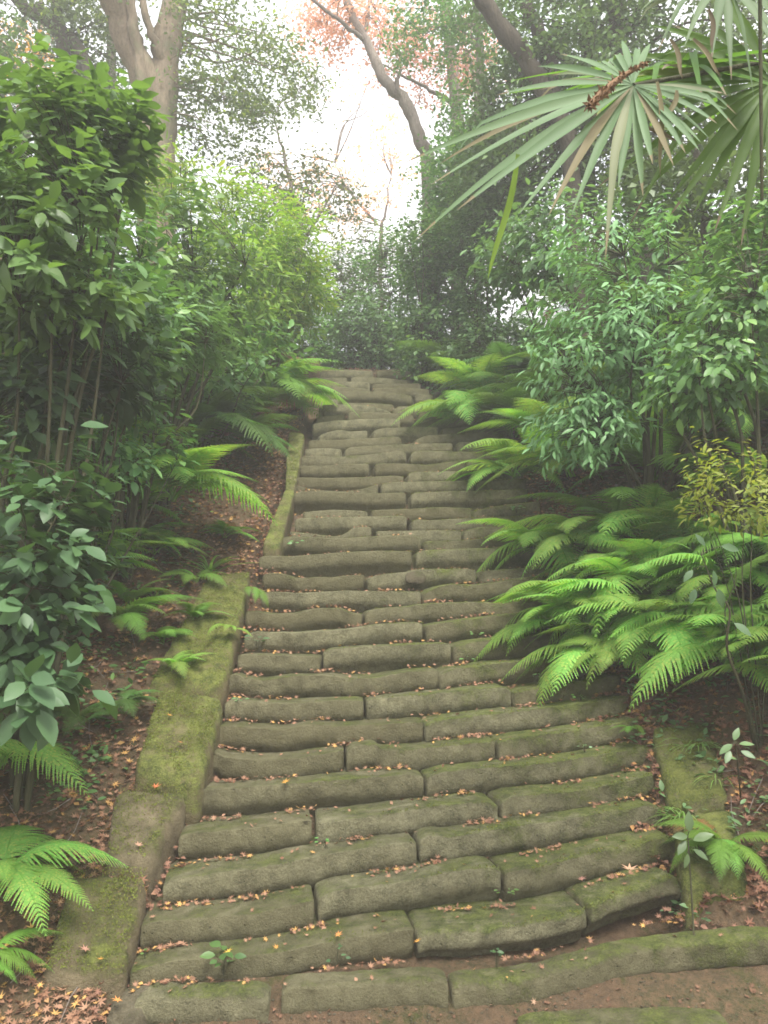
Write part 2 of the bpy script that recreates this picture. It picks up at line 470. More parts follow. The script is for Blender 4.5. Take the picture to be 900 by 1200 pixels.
def shrub(name, label, cat, seed, base, envs, nclu, nleaf, size, tmpl, mat, stem='stem', foliage='foliage', bark='stem', group=None, extra=None, **kw):
    r = rs(seed)
    base = np.asarray(base, float)
    SA, LA = bush_parts(r, base, envs, nclu, nleaf, size, tmpl, **kw)
    if extra is not None:
        for pts, rad in extra:
            p = smooth_path(pts, 5); SA.add(*tube(p, np.interp(np.linspace(0, 1, len(p)), np.linspace(0, 1, len(rad)), rad), 10))
    e = empty(name, base, label, cat, group)
    obj(stem, SA.mesh(stem, M[bark], True, base), e)
    obj(foliage, LA.mesh(foliage, M[mat], False, base), e)
    return e

# ------------------------------------------------------------------ ground
def axis(segs):
    out = [segs[0][0]]
    for a, b, s in segs:
        n = max(1, int(round((b - a) / s))); out += list(np.linspace(a, b, n + 1)[1:])
    return np.array(out)
gx = axis([(-90, -20, 7), (-20, -6, 1), (-6, -2.2, .12), (-2.2, 2.6, .045), (2.6, 6, .12), (6, 20, 1), (20, 90, 7)])
gy = axis([(-60, -4, 7), (-4, 2, .6), (2, 8, .045), (8, 16, .09), (16, 30, .6), (30, 90, 6)])
X, Y = np.meshgrid(gx, gy)
Z = ground(X, Y)
V = np.stack([X, Y, Z], -1).reshape(-1, 3)
nx, ny = len(gx), len(gy)
i = np.arange(ny - 1)[:, None] * nx; j = np.arange(nx - 1)[None]
Q = np.stack([i + j, i + j + 1, i + nx + j + 1, i + nx + j], -1).reshape(-1, 4)
tag(obj('ground', mesh_np('ground', V, [Q], M['soil'], True)), kind='structure')

# ------------------------------------------------------------------ stone steps (traced edge of every block)
STEPS = [
 [[(612,1218),(625,1210),(680,1206),(740,1203),(800,1202),(850,1204),(868,1212)]],
 [[(155,1174),(165,1168),(200,1166),(250,1167),(300,1164),(315,1172)],
  [(328,1162),(336,1157),(400,1154),(480,1148),(515,1148),(527,1154)],
  [(530,1156),(545,1152),(600,1148),(640,1142),(680,1130),(720,1118),(760,1111),(820,1104),(880,1098),(940,1096),(1000,1096)]],
 [[(150,1140),(165,1134),(200,1126),(250,1122),(300,1119),(340,1113),(400,1100),(450,1092),(487,1088)],
  [(490,1098),(500,1092),(560,1090),(620,1082),(660,1074),(690,1066)],
  [(693,1062),(710,1053),(740,1042),(770,1033),(792,1026),(800,1034)]],
 [[(163,1086),(172,1080),(200,1078),(240,1075),(300,1070),(350,1058),(370,1054)],
  [(373,1056),(380,1048),(400,1042),(440,1037),(480,1032),(520,1022),(570,1016),(589,1020)],
  [(592,1022),(640,1014),(670,1006),(700,998),(750,988),(785,979),(793,984)]],
 [[(190,1040),(196,1032),(230,1026),(260,1022),(300,1018),(350,1007),(400,998),(450,990),(490,986)],
  [(492,986),(500,979),(512,978),(530,981),(560,975),(600,967),(650,962),(700,953),(760,943),(778,946)]],
 [[(208,982),(215,977),(240,975),(300,970),(350,962),(367,961)],
  [(370,964),(380,962),(400,961),(440,955),(480,949),(530,941),(570,939),(585,943)],
  [(588,940),(600,933),(640,929),(680,926),(740,914),(768,906)]],
 [[(231,930),(238,925),(270,924),(350,917),(420,912),(480,907),(498,911)],
  [(500,911),(520,904),(560,900),(640,894),(700,885),(755,875),(770,876)]],
 [[(244,886),(250,881),(262,887),(300,891),(350,888),(385,882),(404,878)],
  [(406,882),(412,874),(425,872),(440,871),(448,879),(480,878),(540,872),(582,867)],
  [(584,870),(598,865),(660,858),(720,848),(764,840)]],
 [[(252,853),(258,850),(290,852),(330,855),(350,851),(365,848),(400,851),(450,848),(497,845)],
  [(499,850),(510,844),(560,838),(620,832),(680,824),(740,816)]],
 [[(262,824),(268,821),(300,823),(340,824),(400,820),(427,820)],
  [(429,820),(480,815),(530,810),(560,806),(590,804),(600,809)],
  [(602,811),(650,803),(690,797),(730,790)]],
 [[(267,793),(273,789),(290,795),(310,797),(340,792),(380,791),(410,795),(440,794),(480,787),(515,785)],
  [(516,791),(530,784),(580,777),(620,774),(665,768),(720,762)]],
 [[(276,768),(283,766),(300,767),(340,768),(376,769)],
  [(378,766),(386,760),(440,757),(480,755),(525,753),(530,756)],
  [(532,758),(560,751),(610,746),(650,740),(700,734)]],
 [[(285,746),(292,741),(350,741),(400,738),(440,732),(480,729),(497,730)],
  [(499,733),(540,726),(600,719),(640,716),(690,712)]],
 [[(286,718),(292,715),(320,719),(345,718),(365,713),(400,712),(408,718),(425,720)],
  [(427,718),(440,713),(480,710),(500,707),(560,705),(590,707),(650,702)]],
 [[(305,696),(312,693),(350,695),(400,692),(450,693),(495,693)],
  [(497,696),(510,689),(525,684),(560,685),(620,676),(660,674)]],
 [[(306,674),(314,671),(333,672),(348,677),(390,676),(428,673)],
  [(430,677),(455,672),(475,670),(490,667),(540,666),(560,668)],
  [(562,669),(600,667),(655,662)]],
 [[(302,653),(310,651),(340,652),(400,647),(450,645),(484,646)],
  [(487,648),(495,645),(540,643),(600,641),(650,639)]],
 [[(328,632),(336,628),(345,629),(400,631),(440,628),(485,627),(494,632)],
  [(496,634),(530,634),(560,632),(580,627),(640,622)]],
 [[(338,622),(370,626),(395,629),(405,625),(414,618),(437,617)],
  [(439,622),(480,622),(510,621),(542,622)],
  [(544,622),(560,618),(600,615),(640,611)]],
 [[(344,609),(352,607),(400,606),(440,605),(470,604),(478,606)],
  [(482,611),(488,608),(500,610),(530,608),(570,606),(630,604)]],
 [[(353,600),(390,597),(432,599)],
  [(434,598),(480,596),(520,594),(554,596)],
  [(556,598),(590,592),(635,587)]],
 [[(343,578),(350,576),(400,577),(440,578),(477,577)],
  [(481,579),(487,577),(520,576),(560,575),(620,573)]],
 [[(345,568),(370,574),(400,576),(425,573),(444,567)],
  [(446,567),(455,565),(500,564),(557,563)],
  [(558,564),(580,562),(618,561)]],
 [[(347,559),(380,560),(430,559),(460,557),(474,558)],
  [(478,556),(484,553),(540,552),(612,548)]],
 [[(350,545),(380,546),(400,544),(434,543)],
  [(439,545),(445,543),(475,543),(500,545),(535,540),(546,539)],
  [(548,540),(606,538)]],
 [[(352,534),(400,535),(440,532),(470,528),(477,531)],
  [(481,532),(487,528),(520,529),(560,529),(606,528)]],
 [[(356,526),(380,525),(401,526)],
  [(404,527),(410,524),(440,522),(480,520),(532,519)],
  [(535,518),(560,517),(600,515)]],
 [[(360,516),(400,515),(440,513),(466,511),(471,515)],
  [(487,515),(500,510),(540,508),(596,505)]],
 [[(374,510),(385,506),(400,503),(410,506),(432,504)],
  [(437,505),(445,502),(480,500),(515,500)],
  [(517,502),(560,500),(596,498)]],
 [[(365,497),(380,494),(420,491),(460,490),(470,493)],
  [(482,499),(495,495),(512,490),(550,488),(604,487)]],
 [[(370,489),(405,485)],
  [(407,484),(415,482),(440,483),(480,486),(485,487)],
  [(487,488),(512,488)]],
 [[(376,474),(420,474),(440,477),(457,482)],
  [(459,479),(475,477),(489,479)],
  [(490,482),(514,483)]],
 [[(373,468),(398,467)],
  [(400,472),(430,472),(462,474)],
  [(464,476),(512,475)]],
 [[(368,458),(392,457)],
  [(394,460),(400,458),(450,459),(475,462),(483,464)],
  [(485,461),(508,462)]],
 [[(372,455),(400,453),(434,456)],[(436,455),(470,454),(504,456)]],
 [[(378,450),(395,447),(428,447),(434,449)],
  [(435,450),(494,449)]],
 [[(372,443),(408,442)],[(410,443),(420,441),(450,443),(480,446)]],
 [[(374,435),(400,433),(438,435)],[(440,434),(462,432),(484,436)]],
]
ORD = ['lowest', 'second', 'third', 'fourth', 'fifth', 'sixth', 'seventh', 'eighth', 'ninth', 'tenth', 'eleventh', 'twelfth', 'thirteenth',
 'fourteenth', 'fifteenth', 'sixteenth', 'seventeenth', 'eighteenth', 'nineteenth', 'twentieth', 'twenty-first', 'twenty-second', 'twenty-third',
 'twenty-fourth', 'twenty-fifth', 'twenty-sixth', 'twenty-seventh', 'twenty-eighth', 'twenty-ninth', 'thirtieth', 'thirty-first', 'thirty-second',
 'thirty-third', 'thirty-fourth', 'thirty-fifth', 'thirty-sixth', 'thirty-seventh', 'thirty-eighth', 'thirty-ninth']
NUMW = {1: 'a single block', 2: 'two blocks', 3: 'three blocks'}

def nz(p, s, seed):
    return mnoise.noise(Vector((p[0] * s + seed, p[1] * s, p[2] * s)))

STEP_EDGES = []
def block_mesh(edge_px, r, depth, drop, seed, si_worn=9):
    E = np.array([on_plane(x, y) for x, y in edge_px])
    # a smooth resample by arc length
    seg = np.r_[0, np.cumsum(np.linalg.norm(np.diff(E, axis=0), axis=1))]
    L = seg[-1]; step = .022 if E[:, 1].mean() < 7 else .04
    n = max(8, int(L / step))
    t = np.linspace(0, L, n)
    C = np.stack([np.interp(t, seg, E[:, k]) for k in range(3)], 1)
    k = max(1, int(.022 / (L / n)))
    ker = np.ones(2 * k + 1) / (2 * k + 1)
    Cs = np.stack([np.convolve(np.pad(C[:, a], k, 'edge'), ker, 'valid') for a in range(3)], 1)
    ex = (Cs[-1] - Cs[0]); ex[2] = 0; ex /= np.linalg.norm(ex)
    inn = np.array([-ex[1], ex[0], 0])
    if inn[1] < 0: inn = -inn
    rr = r.uniform(.006, .014) if len(edge_px) < 0 or si_worn != 2 else r.uniform(.03, .045)
    # profile: (inward, up), bottom front -> top back
    d0 = drop - rr
    prof = [(.10, -drop), (.075, -rr - d0 * .66), (.032, -rr - d0 * .5), (.006, -rr - d0 * .38), (0, -rr - d0 * .25), (.001, -rr - d0 * .12)]
    for a in np.linspace(0, 90, 5):
        a = math.radians(a); prof.append((rr * (1 - math.cos(a)) + .003, -rr * (1 - math.sin(a))))
    for s in np.linspace(.2, 1, 5): prof.append((rr + (depth - rr) * s, .004 * s))
    prof = np.array(prof); m = len(prof)
    fd = 1.0 if E[:, 1].mean() < 8.5 else .45
    lean = r.uniform(-.01, .02)
    # ends tuck in: rounded corners in plan
    end = np.minimum(t, L - t); tuck = .010 * np.exp(-end / .010) + .005 * np.exp(-end / .05)
    V = np.zeros((n, m, 3))
    for i in range(n):
        for j in range(m):
            s, h = prof[j]
            p = Cs[i] + inn * (s + tuck[i] - lean * (h / drop)) + np.array([0, 0, h - (tuck[i] * .8 if h > -.09 else 0)])
            q = p * 1.0
            a = fd * .008 * nz(q, 4, seed) + fd * .009 * nz(q, 13, seed) + .010 * fd * nz(q, 32, seed) + fd * .03 * max(0, nz(q, 9, seed + 40) - .30)
            if j < m - 4: p = p - inn * a * (1.1 if j < 9 else .8) + np.array([0, 0, .32 * a if j > 6 else 0])
            else: p[2] += .4 * a
            V[i, j] = p
    Vf = V.reshape(-1, 3)
    ii = np.arange(n - 1)[:, None] * m; jj = np.arange(m - 1)[None]
    Q = np.stack([ii + jj, ii + m + jj, ii + m + jj + 1, ii + jj + 1], -1).reshape(-1, 4)
    # end caps
    caps = []
    extra = []
    base_n = len(Vf)
    for e, i in enumerate((0, n - 1)):
        cpt = V[i].mean(0) + (ex if e else -ex) * .004
        extra.append(cpt); ci = base_n + e
        for j in range(m - 1):
            a, b = i * m + j, i * m + j + 1
            caps.append((ci, b, a) if e else (ci, a, b))
        caps.append((ci, i * m, i * m + m - 1) if e else (ci, i * m + m - 1, i * m))
    Vf = np.vstack([Vf, np.array(extra)])
    return Vf, Q, np.array(caps), Cs

for si, blocks in enumerate(STEPS):
    r = rs(100 + si)
    allE = []
    parts = []
    for bi, e in enumerate(blocks):
        dep = .15 if si <= 1 else .46
        if si == 0: dep = .2
        drop = .30
        if si == 2 and bi > 0: drop = .20
        V, Q, T, Cs = block_mesh(e, r, dep, drop, si * 7.3 + bi * 3.1, 2 if (si == 2 and bi) or si == 1 else 9)
        parts.append((V, Q, T)); allE.append(Cs)
    cen = np.concatenate(allE).mean(0)
    STEP_EDGES.append(np.concatenate(allE))
    desc = 'worn grey-brown' if si > 24 else ('mossy brown' if si > 12 else ('mossy olive' if si > 2 else 'broad worn olive'))
    o = empty('stone_step', cen, f'{desc} stone step of {NUMW[len(blocks)]}, {ORD[si]} step counted from the bottom', 'step', 'steps of the old stone stairway')
    for V, Q, T in parts:
        obj('block', mesh_np('block', V - cen[None], [Q, T], M['stone'], True), o)

# ------------------------------------------------------------------ kerb stones and rocks
def rounded_box(top, h, n=(14, 22, 5), p=7.0, amp=.012, seed=0.0, freq=6):
    """top: 4 corners (a,b,c,d) ccw; extruded down by h; rounded & rough"""
    top = np.array(top)
    a, b, c, d = top
    faces = []; V = []; idx = {}
    def vert(u, v, w):
        key = (round(u, 5), round(v, 5), round(w, 5))
        if key in idx: return idx[key]
        q = np.array([u, v, w])
        s = np.sum(np.abs(q) ** p) ** (1 / p)
        q = q / max(s, 1e-6) * np.max(np.abs(q))
        uu, vv, ww = (q + 1) / 2
        P = (a * (1 - uu) * (1 - vv) + b * uu * (1 - vv) + c * uu * vv + d * (1 - uu) * vv)
        P = P - np.array([0, 0, h * (1 - ww)])
        cen = top.mean(0) - np.array([0, 0, h / 2])
        dirn = (P - cen); dirn /= np.linalg.norm(dirn) + 1e-9
        P = P + dirn * (amp * (nz(P, freq, seed) + .6 * nz(P, freq * 2.7, seed) + .35 * nz(P, freq * 7, seed))) * 1.6
        idx[key] = len(V); V.append(P); return idx[key]
    U = np.linspace(-1, 1, n[0]); W = np.linspace(-1, 1, n[1]); H = np.linspace(-1, 1, n[2])
    def grid(A_, B_, f, flip):
        for i in range(len(A_) - 1):
            for j in range(len(B_) - 1):
                q = [f(A_[i], B_[j]), f(A_[i + 1], B_[j]), f(A_[i + 1], B_[j + 1]), f(A_[i], B_[j + 1])]
                faces.append(q[::-1] if flip else q)
    grid(U, W, lambda x, y: vert(x, y, 1), False)
    grid(U, H, lambda x, y: vert(x, -1, y), False)
    grid(U, H, lambda x, y: vert(x, 1, y), True)
    grid(W, H, lambda x, y: vert(1, x, y), False)
    grid(W, H, lambda x, y: vert(-1, x, y), True)
    return np.array(V), np.array(faces)

def slab(name, label, cat, px, h, thick, mat, seed, group=None, p=9, amp=.012, n=(16, 26, 6)):
    top = [on_plane(x, y, hh) for (x, y), hh in zip(px, h)]
    V, Q = rounded_box(top, thick, n, p, amp, seed)
    c = V.mean(0)
    o = obj(name, mesh_np(name, V - c[None], [Q], M[mat], True), loc=c)
    return tag(o, label, cat, group)

KG = 'kerb stones down the side of the stairway'
slab('kerb_stone', 'long moss-covered kerb slab with two small ferns hanging over its edge', 'kerb stone',
     [(168, 806), (262, 812), (296, 664), (246, 668)], [.10, .07, .08, .12], .34, 'kerb', 3.0, KG)
slab('kerb_stone', 'bright green mossy kerb slab with a yellow maple leaf lying on it', 'kerb stone',
     [(156, 900), (236, 912), (264, 812), (186, 806)], [.17, .15, .09, .13], .36, 'kerb', 9.0, KG)
slab('kerb_stone', 'short dark brown kerb stone with rounded corners below the green slab', 'kerb stone',
     [(124, 1004), (174, 1006), (222, 924), (134, 922)], [.09, .08, .06, .09], .36, 'kerb_bare', 14.0, KG)
slab('kerb_stone', 'broad flat dull kerb slab at the foot of the stairs beside the litter', 'kerb stone',
     [(48, 1140), (146, 1146), (175, 1022), (82, 1020)], [.07, .06, .05, .09], .34, 'kerb_bare', 21.0, KG)
slab('kerb_stone', 'upper narrow mossy kerb slab beside the leaf-filled gutter', 'kerb stone',
     [(306, 640), (328, 642), (346, 572), (334, 572)], [.04, .04, .04, .04], .3, 'kerb', 24.0, KG)
slab('kerb_stone', 'topmost yellow-green mossy kerb slab half under dry leaves', 'kerb stone',
     [(334, 570), (346, 570), (358, 506), (338, 503)], [.05, .05, .05, .05], .3, 'kerb', 27.0, KG)
slab('kerb_stone', 'pale bare kerb slab crossed by grass blades on the fern side', 'kerb stone',
     [(784, 946), (856, 938), (832, 842), (762, 848)], [.06, .12, .13, .07], .4, 'kerb_bare', 31.0, KG)
slab('kerb_stone', 'lower mossy kerb slab hidden behind the small fern and grass', 'kerb stone',
     [(800, 1040), (880, 1034), (858, 942), (786, 950)], [.04, .08, .10, .06], .4, 'kerb', 35.0, KG)
slab('flat_stone', 'flat greenish paving stone sunk in litter at the bottom corner', 'stone',
     [(28, 1196), (112, 1200), (128, 1150), (70, 1148)], [-.02, -.02, -.03, -.02], .2, 'rock', 41.0, None)
slab('flat_stone', 'broken flat stone among leaves just below the kerb slab', 'stone',
     [(118, 1200), (160, 1205), (190, 1150), (136, 1150)], [-.05, -.05, -.06, -.05], .2, 'rock', 43.0, None, p=5)
slab('small_stone', 'small stone showing through moss above the worn fifteenth step', 'stone',
     [(474, 676), (499, 676), (497, 668), (478, 668)], [.0, .0, .012, .012], .08, 'rock', 53.0, None, p=3)

def rock(label, px, py, d, rx, ry, rz, seed, name='rock'):
    c = at(px, py, d) if name == 'rock' else on_plane(px, py, -.10) + np.array([0, 0, rz * .4])
    V, Q = rounded_box([(-rx, -ry, rz), (rx, -ry, rz), (rx, ry, rz), (-rx, ry, rz)], 2 * rz, (14, 14, 12), 2.5, min(rx, rz) * .16, seed, 2.2 / rx * .4)
    o = obj(name, mesh_np(name, V, [Q], M['rock'], True), loc=c)
    return tag(o, label, 'rock')
rock('large rounded dark boulder at the foot of the kerb by the last step', 878, 1070, 5.0, .16, .14, .16, 3)
rock('smaller mossy boulder at the picture edge beside the large boulder', 925, 1070, 4.9, .10, .12, .09, 8)
rock('low pale stone lying on the soil behind the second step', 825, 1104, 4.62, .05, .04, .025, 12, 'small_stone')
rock('flat pale pebble on soil before the short mossy block', 738, 1110, 4.6, .04, .03, .018, 15, 'small_stone')
rock('tan pebble wedged behind the middle block of the second step', 440, 1148, 4.47, .045, .03, .02, 19, 'small_stone')
rock('greenish angular pebble on the bare soil patch', 790, 1116, 4.58, .045, .035, .022, 22, 'small_stone')

# ------------------------------------------------------------------ fallen leaves
MAPLE = [maple_leaf(.12 + .08 * k, 7, k) for k in range(3)]
CRUMB = simple_leaf(.6)
def scatter(name, pts, nrm, size, mats, seed, label):
    r = rs(seed)
    n = len(pts)
    acc = Acc()
    grp = r.randint(0, 4, n)
    for g in range(4):
        k = grp == g
        if not k.any(): continue
        P = pts[k]; m = len(P)
        a = r.uniform(0, 2 * PI, m)
        D = np.stack([np.cos(a), np.sin(a), r.normal(0, .35, m)], 1)
        Nn = nrm[k] + r.normal(0, .45, (m, 3)); Nn[:, 2] = abs(Nn[:, 2]) + .2
        tm = MAPLE[g] if g < 3 else CRUMB
        S = size * r.uniform(.55, 1.2, m) * (1.3 if g == 3 else 1)
        V, T = place(tm, P, D, Nn, S); acc.add(V, None, T)
    me = acc.mesh(name, M[mats], False)
    return tag(obj(name, me), label, None, None, 'stuff')

def bank_points(r, n, side, y0, y1, d0, d1, pw=1.0):
    y = y0 + (y1 - y0) * r.uniform(0, 1, n) ** 1.25
    d = d0 + (d1 - d0) * r.uniform(0, 1, n) ** pw
    x = np.where(side < 0, left_edge(y) - d, right_edge(y) + d)
    keep = (sinnoise(x * 2.1 + 5, y * 2.1) + .55 + r.uniform(-.4, .4, n)) > 0.0
    x, y = x[keep], y[keep]
    z = ground(x, y) + r.uniform(.004, .03, len(x))
    nr = np.tile(np.array([0, -.35, 1.0]), (len(x), 1)); nr[:, 0] = .25 * -side * -1
    return np.stack([x, y, z], 1), nr
r = rs(5)
P1, N1 = bank_points(r, 24000, -1, 4.0, 13.5, .03, 3.0, 1.3)
scatter('fallen_leaves', P1, N1, .036, 'litter', 1, 'russet maple litter on the bank beside the kerb')
P2, N2 = bank_points(r, 24000, 1, 4.3, 12.5, .10, 2.6, 1.1)
scatter('fallen_leaves', P2, N2, .040, 'litter', 2, 'orange maple litter on the bank under the bright ferns')
P3a, N3a = bank_points(r, 9000, -1, 3.6, 14, .05, 4.5); P3b, N3b = bank_points(r, 9000, 1, 3.6, 14, .05, 4.0)
scatter('leaf_litter', np.vstack([P3a, P3b]), np.vstack([N3a, N3b]), .033, 'litter_dark', 3, 'dark rotting leaf litter on both banks')

# leaves caught on the treads, against the risers and in the corners
r = rs(8)
pts = []
for si in range(1, len(STEP_EDGES) - 1):
    up = STEP_EDGES[si + 1]; lo = STEP_EDGES[si]
    o = np.argsort(lo[:, 0]); lx, lz, ly = lo[o, 0], lo[o, 2], lo[o, 1]
    n = 420 if si < 16 else 160
    idx = r.randint(0, len(up), n)
    X_ = up[idx, 0]; 
    clump = np.sin(X_ * 7 + si * 2.3) + np.sin(X_ * 17 + si) * .6 + r.uniform(-1, 1, n)
    ends = (np.abs(X_ - up[:, 0].min()) < .28) | (np.abs(X_ - up[:, 0].max()) < .25)
    ok = (clump > .55) | (ends & (r.uniform(size=n) < .75))
    for a in np.where(ok)[0]:
        x = X_[a]
        yy = up[idx[a], 1] - r.uniform(.0, .05) - .012
        zz = np.interp(x, lx, lz) + r.uniform(.008, .03)
        if yy < np.interp(x, lx, ly): continue
        pts.append((x, yy, zz))
for k in range(420):
    si = r.randint(1, 24); E = STEP_EDGES[si]; e_ = E[r.randint(len(E))]
    pts.append((e_[0], e_[1] + r.uniform(.02, .2), e_[2] + r.uniform(.006, .016)))
pts = np.array(pts)
scatter('fallen_leaves', pts, np.tile([0, -.3, 1.0], (len(pts), 1)), .026, 'litter', 9, 'small dry leaves caught along the backs of the treads')
# litter in the gutter between kerb and steps
n = 1500; y = r.uniform(4.5, 11, n); x = left_edge(y) + r.normal(.0, .07, n)
z = np.maximum(ground(x, y), plane_z(y) - .16) + r.uniform(0, .05, n)
scatter('leaf_litter', np.stack([x, y, z], 1), np.tile([0, -.3, 1.0], (n, 1)), .028, 'litter', 10, 'reddish leaves packed in the gutter between kerb and steps')
n = 900; x = r.uniform(-1.5, 2.2, n); y = r.uniform(3.9, 4.75, n)
z = ground(x, y) + .012
scatter('leaf_litter', np.stack([x, y, z], 1), np.tile([0, -.2, 1.0], (n, 1)), .02, 'litter_dark', 11, 'crumbled leaves on the bare soil at the foot of the steps')
n = 3200; y = r.uniform(4.9, 14.4, n); x = right_edge(y) + r.uniform(-.12, .22, n)
z = np.maximum(ground(x, y), np.where(x < right_edge(y) + .03, plane_z(y) - .13, -9)) + r.uniform(0, .04, n)
scatter('leaf_litter', np.stack([x, y, z], 1), np.tile([-.4, -.4, 1.0], (n, 1)), .034, 'litter', 12, 'dry leaves and crumbs spilling over the fern-side ends of the steps')
n = 3000; y = r.uniform(14.2, 17.5, n); x = r.uniform(-2.5, 3.5, n)
scatter('leaf_litter', np.stack([x, y, ground(x, y) + .02], 1), np.tile([0, -.4, 1.0], (n, 1)), .05, 'litter_dark', 13, 'leaf litter on the level ground above the stairs')
def cover(label, n, side, y0, y1, d0, d1, size, mat, seed):
    r = rs(seed); m = n // 6
    P, Nn = bank_points(r, m, side, y0, y1, d0, d1)
    P = np.repeat(P, 6, 0) + r.normal(0, .035, (len(P) * 6, 3)) * [1, 1, .3]; P[:, 2] = ground(P[:, 0], P[:, 1]) + r.uniform(.01, .10, len(P))
    D = rand_dirs(r, len(P)); D[:, 2] = abs(D[:, 2]) * .4
    V, T = place(LEAF, P, D, np.tile([0, -.3, 1.0], (len(P), 1)) + r.normal(0, .3, P.shape), size * r.uniform(.5, 1.3, len(P)))
    a = Acc(); a.add(V, None, T)
    tag(obj('ground_cover', a.mesh('ground_cover', M[mat])), label, None, None, 'stuff')
cover('creeping green plants on the kerb-side bank', 9500, -1, 5.5, 14.5, .55, 3.6, .06, 'shrub', 41)
cover('creeping green plants on the fern-side bank', 9500, 1, 5.2, 14.5, .02, 3.2, .065, 'grey_shrub', 42)
# fine gravel and twigs on the soil
acc = Acc(); n = 2600
x = r.uniform(-1.6, 2.3, n); y = r.uniform(3.7, 4.8, n); z = ground(x, y)
PEB = (np.array([(1, 0, 0), (0, 1, 0), (-1, 0, 0), (0, -1, 0), (0, 0, .6), (0, 0, -.6)], float),
       np.array([(0, 1, 4), (1, 2, 4), (2, 3, 4), (3, 0, 4), (1, 0, 5), (2, 1, 5), (3, 2, 5), (0, 3, 5)]))
a = r.uniform(0, 6.28, n)
V, T = place(PEB, np.stack([x, y, z], 1), np.stack([np.cos(a), np.sin(a), np.zeros(n)], 1), np.tile([0, 0, 1.0], (n, 1)) + r.normal(0, .3, (n, 3)), r.uniform(.003, .014, n))
acc.add(V, None, T)
tag(obj('gravel', acc.mesh('gravel', M['rock'], True)), 'fine crumbs of stone on the soil at the foot of the steps', None, None, 'stuff')

KERB_TOPS = [([(168, 806), (262, 812), (296, 664), (246, 668)], .13, 3600), ([(156, 900), (236, 912), (264, 812), (186, 806)], .155, 3400),
 ([(124, 1004), (174, 1008), (221, 916), (136, 914)], .10, 900), ([(48, 1140), (146, 1146), (176, 1012), (84, 1012)], .085, 1800),
 ([(334, 570), (346, 570), (358, 506), (338, 503)], .06, 900), ([(784, 946), (856, 938), (832, 842), (762, 848)], .11, 900)]
r = rs(61); MP = []
for q, h, n in KERB_TOPS:
    c = [on_plane(x, y, h - .01) for x, y in q]
    u, v = r.uniform(.04, .96, (2, n))
    P = np.array([c[0] * (1 - a) * (1 - b) + c[1] * a * (1 - b) + c[2] * a * b + c[3] * (1 - a) * b for a, b in zip(u, v)])
    P = P[(sinnoise(P[:, 0] * 9, P[:, 1] * 9) + r.uniform(-.5, .5, n)) > -.05]; MP.append(P)
for si in range(2, 26):
    E = STEP_EDGES[si]; idx = r.randint(0, len(E), 420); P = E[idx].copy()
    P[:, 1] += r.uniform(-.004, .06, 420) * 1.0; P[:, 2] += r.uniform(-.012, .004, 420)
    keep = (sinnoise(P[:, 0] * 4 + si * 2, P[:, 1] * 3) + (P[:, 0] - .2) * .45 + r.uniform(-.35, .35, 420)) > .28
    MP.append(P[keep])
MP = np.vstack(MP); MP = np.repeat(MP, 3, 0) + r.normal(0, .006, (len(MP) * 3, 3)) * [1, 1, .2]; n = len(MP)
D = rand_dirs(r, n) * .8; D[:, 2] = abs(D[:, 2]) + .25
V, T = place(simple_leaf(.45), MP, D, rand_dirs(r, n), r.uniform(.006, .017, n)); a_ = Acc(); a_.add(V, None, T)
M['moss'] = leaf_mat('moss_tufts', (.10, .125, .026), (.16, .19, .040), (.14, .11, .05), rough=.9, trans=.2, spec=.1)
tag(obj('moss', a_.mesh('moss', M['moss'])), 'fuzzy yellow-green moss on the kerb slabs and step lips', None, None, 'stuff')
a_ = Acc()
for k in range(420):
    sd = -1 if r.uniform() < .5 else 1; y = r.uniform(4.2, 12); d = r.uniform(.1, 2.4); x = left_edge(y) - d if sd < 0 else right_edge(y) + d
    p = gpt(x, y, .025); an = r.uniform(0, 6.28); L = r.uniform(.06, .26); q = gpt(x + math.cos(an) * L, y + math.sin(an) * L, .03)
    a_.add(*tube(np.array([p, (p + q) / 2 + r.normal(0, .012, 3), q]), [.0035, .003, .0015], 4))
tag(obj('twigs', a_.mesh('twigs', M['bark_grey'])), 'thin dry twigs strewn through the leaf litter', None, None, 'stuff')

